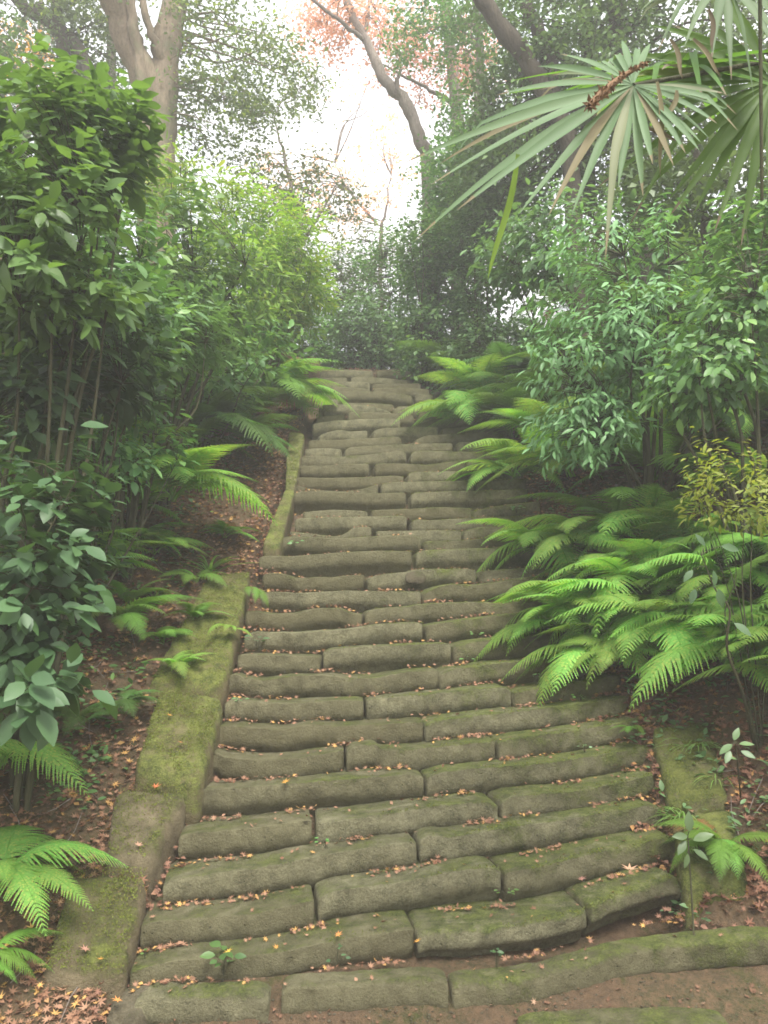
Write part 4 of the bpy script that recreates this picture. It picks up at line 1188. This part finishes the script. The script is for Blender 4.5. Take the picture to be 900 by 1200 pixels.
# ------------------------------------------------------------------ trees
def tree(name, label, seed, base, trunks, envs, nclu, nleaf, size, mat, bark, tmpl=SIMPLE, twig=.5, droop=.15, group='trees at the head of the stairs', shell=.4, nb=14):
    """trunks: list of (points, radii)"""
    r = rs(seed); base = np.asarray(base, float)
    SA, LA = Acc(), Acc()
    nodes = []
    for pts, rad in trunks:
        p = smooth_path(pts, 6)
        jit = r.normal(0, .012, p.shape); jit[0] = 0; p = p + jit
        R = np.interp(np.linspace(0, 1, len(p)), np.linspace(0, 1, len(rad)), rad) * (1 + .05 * r.normal(size=len(p)))
        SA.add(*tube(p, R, 12)); nodes.append(p[len(p) // 3:])
    NP = np.concatenate(nodes)
    w = np.array([e[2] for e in envs], float); w /= w.sum()
    which = r.choice(len(envs), nclu, p=w)
    d = rand_dirs(r, nclu); rad = (r.uniform(shell ** 3, 1, nclu)) ** (1 / 3.)
    C = np.array([envs[k][0] for k in which]) + d * rad[:, None] * np.array([envs[k][1] for k in which])
    # secondary branches to sub-centres, twigs to clusters
    nsub = min(nb * len(envs), nclu); sub = C[r.choice(nclu, nsub, replace=False)]
    subn = []
    for s in sub:
        dd = ((NP - s) ** 2).sum(1) + np.where(NP[:, 2] > s[2] + .3, 2.0, 0)
        p0 = NP[int(np.argmin(dd))]; L = np.linalg.norm(s - p0)
        m1 = p0 * .62 + s * .38 + r.normal(0, .07 * L, 3) + [0, 0, .08 * L]; m2 = p0 * .3 + s * .7 + r.normal(0, .06 * L, 3)
        p = smooth_path([p0, m1, m2, s], 4)
        SA.add(*tube(p, np.linspace(.007 + .007 * L, .004, len(p)), 5)); subn.append(p[3:])
    SN = np.concatenate(subn)
    near = np.argmin(((C[:, None] - sub[None]) ** 2).sum(-1), 1)
    C = C + (sub[near] - C) * r.uniform(.1, .5, nclu)[:, None]
    for i in range(nclu):
        j = int(np.argmin(((SN - C[i]) ** 2).sum(1)))
        if r.uniform() < .7: SA.add(*tube(np.array([SN[j], (SN[j] + C[i]) / 2 + r.normal(0, .04, 3), C[i]]), [.007, .005, .003], 3))
        d[i] = C[i] - SN[j]
    d /= np.linalg.norm(d, axis=1)[:, None] + 1e-6
    td = d + rand_dirs(r, nclu) * .7; td[:, 2] *= .5; td /= np.linalg.norm(td, axis=1)[:, None]
    P = C[:, None] + td[:, None] * r.uniform(-.6, 1, (nclu, nleaf, 1)) * twig + r.normal(0, twig * .28, (nclu, nleaf, 3)) * [1, 1, .45]
    P = P.reshape(-1, 3); n = len(P)
    D = rand_dirs(r, n); D[:, 2] = D[:, 2] * .5 - droop
    Nn = np.array([0, 0, 1.0])[None] + r.normal(0, .5, (n, 3))
    V, T = place(tmpl, P, D, Nn, size * np.clip(r.normal(1, .22, n), .5, 1.6)); LA.add(V, None, T)
    e = empty(name, base, label, 'tree', group)
    obj('trunk', SA.mesh('trunk', M[bark], True, base), e)
    obj('crown', LA.mesh('crown', M[mat], False, base), e)
    return e

D1 = 15.0
b = gb(186, 300, D1)
tree('broadleaf_tree', 'thick tan-barked tree forking low above the kerb bank', 1, b,
     [([b, at(184, 230, D1), at(186, 160, D1), at(190, 110, D1), at(196, 50, D1 + .1), at(207, -10, D1 + .3), at(220, -120, D1 + .6), at(235, -240, D1 + 1)], [.36, .32, .31, .28, .24, .22, .15, .06]),
      ([at(185, 150, D1), at(172, 100, D1 - .1), at(152, 50, D1 - .2), at(134, 0, D1 - .4), at(110, -90, D1 - .8), at(80, -200, D1 - 1)], [.24, .25, .25, .24, .16, .06]),
      ([at(172, 200, D1 - .25), at(170, 120, D1 - .3), at(160, 50, D1 - .4), at(153, -10, D1 - .5), at(160, -120, D1 - .6)], [.10, .11, .09, .08, .03]),
      ([at(197, 90, D1), at(178, 40, D1 - .3), at(166, -5, D1 - .4), at(150, -120, D1)], [.09, .07, .06, .02]),
      ([at(203, 10, D1 + .2), at(235, -30, D1), at(270, -90, D1)], [.12, .10, .04])],
     [penv(265, 60, 15.5, 70, 70, 1.6), penv(320, 100, 16, 60, 38, 1.3, .5), penv(255, 145, 15.5, 55, 45, 1.2, .6), penv(180, -110, 15, 160, 90, 2.2, .5), penv(100, -40, 14.5, 80, 70, 1.2, .5)],
     620, 16, .085, 'olive_tree', 'bark_tan', twig=.42, nb=12)
D2 = 17.0
b = gb(60, 250, D2)
tree('broadleaf_tree', 'darker tree with bent limbs behind the glossy shrub', 2, b,
     [([b, at(76, 160, D2), at(74, 60, D2), at(66, 10, D2), at(60, -100, D2)], [.16, .15, .13, .11, .05]),
      ([at(120, 130, D2), at(90, 60, D2 + .2), at(55, 22, D2 + .2), at(25, 5, D2 + .3), at(-10, -50, D2)], [.20, .17, .15, .13, .06])],
     [penv(40, 20, 17, 90, 60, 1.6), penv(110, 60, 18, 60, 50, 1.4), penv(20, 110, 16, 60, 45, 1.2), penv(100, -60, 17, 100, 60, 1.5, .4)],
     560, 15, .10, 'dark_tree', 'bark_dark', twig=.45)
b = gb(20, 250, 21)
tree('maple_tree', 'yellow-orange maple glowing behind the darker tree', 3, b, [([b, at(30, 150, 21), at(45, 60, 21), at(50, -20, 21)], [.14, .12, .08, .03])],
     [penv(45, 98, 20, 50, 35, 1.0), penv(25, 60, 20, 40, 25, .8)], 150, 16, .085, 'yellow_maple', 'bark_grey', twig=.4)
b = gb(330, 330, 18)
tree('evergreen_tree', 'slender tree with airy grey-green sprays left of the gap of sky', 4, b,
     [([b, at(352, 280, 18), at(345, 240, 18), at(335, 190, 18), at(320, 140, 18)], [.07, .06, .05, .035, .015]),
      ([at(352, 290, 18), at(375, 250, 18), at(395, 215, 18)], [.045, .03, .012])],
     [penv(330, 205, 18, 70, 28, 1.2), penv(375, 235, 18, 60, 26, 1.2), penv(300, 240, 18, 60, 35, 1.0), penv(340, 120, 18.5, 60, 30, 1.0, .5)],
     330, 14, .080, 'olive_tree', 'bark_grey', twig=.38, nb=9)
b = gb(500, 300, 17)
tree('leaning_tree', 'bare-limbed pinkish tree leaning across the open sky', 5, b,
     [([b, at(503, 210, 17), at(492, 165, 17), at(474, 118, 17), at(452, 96, 17), at(430, 50, 17.2), at(408, 5, 17.4), at(395, -70, 17.5)], [.13, .13, .125, .13, .11, .09, .08, .03]),
      ([at(478, 125, 17), at(465, 100, 16.9), at(470, 80, 16.9)], [.07, .05, .03]),
      ([at(430, 50, 17.2), at(400, 25, 17), at(372, 5, 17), at(340, -30, 17)], [.05, .04, .035, .02]),
      ([at(425, 45, 17.2), at(432, 10, 17.5), at(440, -40, 17.5)], [.045, .035, .02]),],
     [penv(395, 10, 17.5, 55, 35, 1.0), penv(370, 45, 18, 45, 30, .9, .5), penv(450, 20, 18, 60, 40, 1.0, .7), penv(440, -60, 18, 100, 50, 1.5, .4)],
     300, 15, .085, 'maple', 'bark_grey', twig=.42, nb=7)
b = gb(535, 300, 18)
tree('maple_tree', 'upright thin-trunked tree with salmon leaves right of the sky gap', 6, b,
     [([b, at(537, 200, 18), at(535, 120, 18), at(528, 60, 18), at(521, -5, 18), at(515, -80, 18)], [.16, .15, .14, .12, .11, .06]),
      ([at(536, 125, 18), at(505, 105, 18), at(470, 88, 18), at(440, 70, 18)], [.06, .04, .025, .012]),
      ([at(560, 130, 18), at(556, 90, 18), at(548, 60, 18)], [.06, .05, .02])],
     [penv(520, 70, 18.5, 50, 55, 1.0), penv(560, 80, 18.5, 25, 45, .8, .6), penv(470, 65, 18.5, 45, 35, .8, .5)],
     320, 14, .08, 'maple', 'bark_grey', twig=.42, nb=7)
b = gb(445, 320, 23)
tree('maple_tree', 'pale peach maple far behind the gap of sky', 12, b, [([b, at(446, 290, 23), at(452, 250, 23), at(458, 205, 23)], [.06, .05, .035, .012]), ([at(440, 260, 23), at(410, 225, 23), at(392, 190, 23)], [.04, .03, .01])],
     [penv(450, 200, 23, 40, 55, 1.0), penv(395, 235, 23, 50, 45, 1.0), penv(340, 215, 23, 50, 35, 1.0, .6), penv(430, 120, 23, 60, 40, 1.0, .5)], 190, 12, .10, 'maple', 'bark_grey', twig=.5, nb=8)
b = gb(500, 330, 16)
tree('evergreen_tree', 'evergreen crown spreading over the upright thin-trunked tree', 7, b,
     [([b, at(520, 240, 16.5), at(560, 140, 16.5), at(560, 30, 16.5), at(540, -80, 16.5)], [.12, .11, .09, .07, .04])],
     [penv(548, 205, 15.5, 42, 50, 1.0, 1.6), penv(500, 30, 16.5, 55, 40, 1.2, .8), penv(560, 20, 16, 60, 50, 1.2), penv(530, 225, 15.5, 42, 50, 1.0), penv(520, 330, 14.8, 50, 45, .9, 1.0), penv(580, 180, 15, 50, 60, 1.0), penv(540, 140, 16, 30, 40, .8, .5)],
     820, 16, .09, 'shrub', 'bark_grey', twig=.42)
b = gb(680, 330, 12)
tree('leaning_tree', 'dark-trunked tree leaning left behind the palm leaf', 8, b,
     [([b, at(672, 230, 12), at(665, 160, 12), at(630, 90, 12), at(598, 45, 12), at(560, -10, 12), at(520, -90, 12)], [.14, .13, .13, .13, .13, .11, .05]),
      ([at(660, 150, 12), at(640, 60, 12.2), at(615, 0, 12.5), at(600, -80, 12.5)], [.10, .10, .09, .04])],
     [penv(640, 40, 13, 100, 60, 1.5), penv(610, 130, 13, 60, 60, 1.2), penv(600, 210, 13, 60, 50, 1.2), penv(700, 80, 12.5, 80, 70, 1.3), penv(620, -60, 13, 120, 60, 1.5, .3)],
     1300, 15, .09, 'dark_tree', 'bark_dark', twig=.38)
b = gb(760, 330, 12.5)
tree('evergreen_tree', 'straight dark tree standing behind the palm', 9, b,
     [([b, at(742, 200, 12.5), at(728, 90, 12.5), at(722, 0, 12.5), at(720, -120, 12.5)], [.16, .15, .13, .12, .07]),
      ([at(690, 250, 13), at(688, 120, 13), at(684, 10, 13), at(690, -90, 13)], [.10, .10, .09, .05])],
     [penv(780, 30, 12.5, 110, 55, 1.5), penv(800, 150, 12, 100, 70, 1.3), penv(880, 80, 11.5, 80, 90, 1.3), penv(720, 190, 12.5, 70, 60, 1.0), penv(760, -60, 12.5, 150, 60, 1.6, .3)],
     900, 14, .09, 'dark_tree', 'bark_dark', twig=.38)
b = gb(850, 420, 9.2)
tree('evergreen_tree', 'evergreen with thin dark stems in the shade below the palm', 10, b,
     [([b, at(832, 330, 9.2), at(826, 260, 9.2), at(815, 180, 9.2)], [.06, .055, .05, .03]), ([gb(895, 420, 9), at(880, 330, 9), at(870, 240, 9)], [.05, .045, .03])],
     [penv(850, 230, 9.2, 80, 50, .8), penv(780, 220, 9.8, 60, 45, .8), penv(890, 320, 9, 60, 60, .7)],
     330, 12, .10, 'dark_tree', 'bark_dark', twig=.32)
# thicket around the head of the stairs
for k, (px, py, d, rx, ry, mat, n, s, lb) in enumerate([
    (395, 350, 18.0, 50, 60, 'grey_shrub', 620, .085, 'pale small-leaved bush directly above the top step'),
    (440, 385, 16.8, 55, 40, 'grey_shrub', 480, .085, 'low bush closing the path at the head of the stairs'),
    (350, 400, 16.2, 45, 30, 'shrub', 200, .09, 'dark low bush beside the bamboo at the stair head'),
    (468, 315, 17.0, 48, 48, 'shrub', 380, .085, 'dark rounded bush right of the sky gap'),
    (520, 330, 15.2, 52, 55, 'shrub', 360, .085, 'dark evergreen bush above the upper ferns'),
    (575, 300, 13.8, 55, 70, 'dark_tree', 420, .085, 'glossy evergreen bush beside the fresh green shrub'),
    (500, 300, 14.6, 34, 42, 'shrub', 300, .085, 'slim dark bush screening the base of the leaning tree'),
    (540, 275, 15.0, 46, 50, 'shrub', 380, .09, 'tall dark bush hiding the foot of the leaning tree'),
    (570, 235, 14.0, 45, 60, 'shrub', 340, .09, 'tall evergreen bush behind the tips of the palm leaf'),
    (430, 310, 21.0, 50, 45, 'olive_tree', 240, .09, 'hazy bush seen far behind the stair head'),
    (330, 290, 20.0, 50, 50, 'olive_tree', 260, .09, 'faint bush behind the bamboo clump'),
    ]):
    bb = gb(px, py, d)
    shrub('bush', lb, 'bush', 60 + k, bb, [penv(px, py, d, rx, ry, .9), (bb + [0, 0, .7], np.array([rx * d / F * 1.1, .8, .8]), 1.0)], int(n * 1.35), 12, s, SIMPLE if k != 1 else LEAF, mat,
          twig=.3, nlimb=9, stem_r=.02, droop=.2, group='bushes round the head of the stairs', shell=.2)
# canopy on the flanks and far wood
for k, (px, py, d, rx, ry, n, lb) in enumerate([
    (-90, 150, 15, 150, 190, 380, 'evergreen at the picture edge behind the glossy shrub'),
    (1010, 200, 13, 140, 220, 380, 'evergreen at the picture edge behind the palm'),
    (130, 170, 20, 90, 90, 260, 'hazy evergreen behind the tan tree trunk'),
    ]):
    bb = gb(px, 330, d)
    tree('evergreen_tree', lb, 80 + k, bb, [([bb, at(px, py + 60, d), at(px, py - 60, d), at(px, py - 200, d)], [.2, .18, .14, .05])], [penv(px, py, d, rx, ry, 1.8)], n, 14, .12, 'dark_tree', 'bark_dark', twig=.5)

# ------------------------------------------------------------------ palm
def fan_leaf(parent, hub, axis_dir, normal, n, L, w, mat, seed, spread=165, droop=.25, lens=None, dry=0.0):
    """a fan of separate folded leaflets from the hub"""
    r = rs(seed)
    ax = np.asarray(axis_dir, float); ax /= np.linalg.norm(ax)
    nm = np.asarray(normal, float); nm -= ax * (nm @ ax); nm /= np.linalg.norm(nm)
    sd = np.cross(nm, ax)
    acc = Acc(); mi = []
    for k in range(n):
        f = (k / (n - 1)) * 2 - 1
        a = math.radians(spread * f + r.uniform(-2.5, 2.5))
        l = L * (lens(f) if lens else 1) * r.uniform(.88, 1.08)
        dr = ax * math.cos(a) + sd * math.sin(a)
        side = -ax * math.sin(a) + sd * math.cos(a)
        side = side + nm * r.normal(0, .18); side /= np.linalg.norm(side)
        nn = np.cross(dr, side)
        m = 12; t = np.linspace(0, 1, m)
        dp = droop * r.uniform(.4, 2.1); brk = r.uniform(.6, .9) if r.uniform() < .25 else 2
        P = dr[None] * (t * l)[:, None] - np.array([0, 0, 1.0])[None] * (dp * l * t ** 2.2 + np.where(t > brk, (t - brk) * l * .9, 0))[:, None] + nm[None] * (.06 * l * t * r.normal())[:, None]
        ww = w * .5 * np.clip(.06 + t * l / (L * .36), 0, 1) * np.clip((1 - t) * 1.7, 0, 1) ** .8 + .0008
        Vv = np.concatenate([P + side * ww[:, None] + nn * (ww * .45)[:, None], P, P - side * ww[:, None] + nn * (ww * .45)[:, None]])
        i_ = np.arange(m - 1)
        Q = np.concatenate([np.stack([i_, i_ + 1, i_ + m + 1, i_ + m], 1), np.stack([i_ + m, i_ + m + 1, i_ + 2 * m + 1, i_ + 2 * m], 1)])
        cut = 0 if r.uniform() < dry else m - 1 - (1 if r.uniform() < .6 else 0)
        acc.add(Vv, Q); c1 = np.zeros(m - 1, np.int32); c1[cut:] = 1; mi += [c1, c1]
    me = acc.mesh('frond', M[mat], True); me.materials.append(M['palm_dry'])
    me.polygons.foreach_set('material_index', np.concatenate(mi))
    fr = obj('frond', me, parent, np.asarray(hub) - np.array(parent.location))
    return fr

pb = gpt(2.75, 4.6)
palm = empty('fan_palm', pb, 'fan palm with ragged finger-like leaves reaching in from the picture edge', 'palm')
top = at(1075, 40, 4.4); top[2] = max(top[2], 4.0)
tp = smooth_path([pb - [0, 0, .2], pb * .6 + top * .4 + [.03, 0, 0], top], 10)
V, Q = tube(tp, np.linspace(.13, .11, len(tp)) * (1 + .08 * np.sin(np.arange(len(tp)) * 2.1)), 14)
tr = obj('trunk', mesh_np('trunk', V - pb, [Q], M['bark_dark'], True), palm)
def petiole(a, b, sag=.1, rad=.009):
    a = np.asarray(a); b = np.asarray(b)
    p = smooth_path([a, a * .6 + b * .4 + [0, 0, sag], b], 6)
    V, Q = tube(p, np.linspace(rad * 1.3, rad, len(p)), 6)
    obj('petiole', mesh_np('petiole', V - pb, [Q], M['stem'], True), palm)
hub1 = at(742, 100, 3.3)
fan_leaf(palm, hub1, (-.82, -.10, -.56), (-.1, -1, .45), 36, .86, .046, 'palm', 1, 142, .12,
         lens=lambda f: .42 + .64 * math.exp(-((f + .05) / .27) ** 2), dry=.05)
petiole(top, hub1, .0)
hub2 = at(905, 95, 3.7)
fan_leaf(palm, hub2, (-.66, -.1, -.70), (.0, -1, .25), 34, .78, .050, 'palm_dark', 2, 120, .12, lens=lambda f: .85 + .15 * math.cos(f * 2), dry=.03)
petiole(top, hub2, .05)
hub3 = at(850, -20, 3.5)
fan_leaf(palm, hub3, (-.6, -.2, -.25), (.2, -1, .5), 18, .40, .04, 'palm', 3, 130, .3, dry=.15)
petiole(top, hub3, .1)
hub4 = at(800, 85, 4.0)
fan_leaf(palm, hub4, (-.9, .1, .05), (.1, -.5, 1), 32, .80, .044, 'palm_dark', 4, 120, .15, dry=.05)
petiole(top, hub4, .05)
petiole(at(890, -60, 3.2), at(893, 235, 3.25), .0, .006)
# dry brown remains hanging in the palm: dead leaflets and flower stalk
for k, (a, b_) in enumerate([((770, 95), (777, 205)), ((785, 45), (803, 92)), ((812, 45), (848, 90)), ((757, 150), (797, 165)), ((793, 105), (780, 145)), ((830, 10), (838, 60)), ((607, 180), (574, 330))]):
    p0, p1 = at(a[0], a[1], 3.2), at(b_[0], b_[1], 3.2)
    t = np.linspace(0, 1, 8)[:, None]; P = p0 * (1 - t) + p1 * t + np.array([.01, 0, 0]) * np.sin(t * 5)
    ww = (.010 if k != 6 else .012) * np.sin(np.clip(t[:, 0] * .9 + .12, 0, 1) * PI) ** .6
    s = np.cross(p1 - p0, [0, 1, 0]); s /= np.linalg.norm(s)
    V = np.concatenate([P + s * ww[:, None], P + np.array([0, .006, 0]), P - s * ww[:, None]]); i_ = np.arange(7)
    Q = np.concatenate([np.stack([i_, i_ + 1, i_ + 9, i_ + 8], 1), np.stack([i_ + 8, i_ + 9, i_ + 17, i_ + 16], 1)])
    obj('dead_leaflet', mesh_np('dead_leaflet', V - pb, [Q], M['palm_dry'] if k != 6 else M['bamboo'], True), palm)
acc = Acc(); r = rs(77)
p0, p1 = at(690, 124, 3.15), at(757, 73, 3.25)
path = smooth_path([p0, p0 * .5 + p1 * .5 + [0, 0, .015], p1], 6)
acc.add(*tube(path, np.interp(np.linspace(0, 1, len(path)), [0, .25, 1], [.012, .016, .005]), 7))
n = 260; t = r.uniform(0, 1, n); C = np.stack([np.interp(t, np.linspace(0, 1, len(path)), path[:, k]) for k in range(3)], 1)
D = rand_dirs(r, n); V, T = place(simple_leaf(.4), C, D, rand_dirs(r, n), r.uniform(.018, .038, n) * (1.15 - .6 * t)); acc.add(V, None, T)
m_, nt, ns, ln = new_mat('brown_husk')
bs = ns.new('ShaderNodeBsdfPrincipled'); geo = ns.new('ShaderNodeNewGeometry')
ln.new(mixc(ns, ln, geo.outputs['Random Per Island'], (.12, .065, .03), (.26, .155, .07)), bs.inputs['Base Color']); bs.inputs['Roughness'].default_value = .85
ln.new(bs.outputs[0], ns.new('ShaderNodeOutputMaterial').inputs[0])
o = obj('dead_flower_stalk', acc.mesh('dead_flower_stalk', m_, False, pb), palm); o['label'] = 'brown withered flower stalk lying across the pale leaf'

# ------------------------------------------------------------------ haze
V = np.array([(x, y, z) for x in (-92, 92) for y in (-62, 92) for z in (-6, 26)], float)
Q = np.array([(0, 1, 3, 2), (4, 6, 7, 5), (0, 4, 5, 1), (2, 3, 7, 6), (0, 2, 6, 4), (1, 5, 7, 3)])
m_, nt, ns, ln = new_mat('haze')
pv = ns.new('ShaderNodeVolumePrincipled'); pv.inputs['Color'].default_value = (.96, .95, .95, 1); pv.inputs['Density'].default_value = .0062
pv.inputs['Anisotropy'].default_value = .2
out = ns.new('ShaderNodeOutputMaterial'); ln.new(pv.outputs[0], out.inputs['Volume'])
tag(obj('haze', mesh_np('haze', V, [Q], m_)), 'thin pale mist filling the wood', None, None, 'stuff')

# ------------------------------------------------------------------ sky, sun, camera
SUN_EL, SUN_AZ = math.radians(60), math.radians(163)     # azimuth from +Y, clockwise
w = bpy.data.worlds.new('World'); scene.world = w; w.use_nodes = True
ns, ln = w.node_tree.nodes, w.node_tree.links
for n_ in list(ns): ns.remove(n_)
sky = ns.new('ShaderNodeTexSky'); sky.sky_type = 'NISHITA'; sky.sun_disc = False
sky.sun_elevation = SUN_EL; sky.sun_rotation = SUN_AZ; sky.dust_density = 3.0
bg1 = ns.new('ShaderNodeBackground'); bg1.inputs[1].default_value = .10; ln.new(sky.outputs[0], bg1.inputs[0])
tc = ns.new('ShaderNodeTexCoord')
cn = noise_n(ns, ln, tc.outputs['Generated'], 3.5, 5, .6, .5)
cc = mixc(ns, ln, ramp(ns, ln, cn, .38, .62), (.80, .85, .88), (1.0, .97, .96))
bg2 = ns.new('ShaderNodeBackground'); ln.new(cc, bg2.inputs[0]); bg2.inputs[1].default_value = .72
mx = ns.new('ShaderNodeMixShader'); mx.inputs[0].default_value = .82
ln.new(bg1.outputs[0], mx.inputs[1]); ln.new(bg2.outputs[0], mx.inputs[2])
ln.new(mx.outputs[0], ns.new('ShaderNodeOutputWorld').inputs[0])

sl = bpy.data.lights.new('sun', 'SUN'); sl.energy = 2.6; sl.angle = math.radians(24); sl.color = (1, .96, .90)
so = link(bpy.data.objects.new('sun', sl))
dirv = Vector((math.sin(SUN_AZ) * math.cos(SUN_EL), math.cos(SUN_AZ) * math.cos(SUN_EL), math.sin(SUN_EL)))
so.rotation_euler = (-dirv).to_track_quat('-Z', 'Y').to_euler()

cam = bpy.data.cameras.new('camera'); cam.sensor_fit = 'HORIZONTAL'; cam.sensor_width = 36; cam.lens = 36 * F / 900
cam.clip_start = .05; cam.clip_end = 500
cam.dof.use_dof = True; cam.dof.focus_distance = 7.5; cam.dof.aperture_fstop = 14.0
co = link(bpy.data.objects.new('camera', cam)); co.location = tuple(CAM); co.rotation_euler = (PI / 2 + PITCH, 0, 0)
scene.camera = co
scene.view_settings.view_transform = 'Standard'; scene.view_settings.look = 'None'
scene.view_settings.exposure = 1.66; scene.view_settings.gamma = 1; scene.view_settings.use_curve_mapping = False
scene.render.engine = 'CYCLES'
scene.cycles.use_denoising = True
scene.cycles.use_adaptive_sampling = True; scene.cycles.adaptive_threshold = .012
scene.cycles.max_bounces = 4; scene.cycles.diffuse_bounces = 3; scene.cycles.glossy_bounces = 2; scene.cycles.transmission_bounces = 3
scene.cycles.volume_bounces = 1; scene.cycles.transparent_max_bounces = 4
scene.cycles.filter_width = 1.7
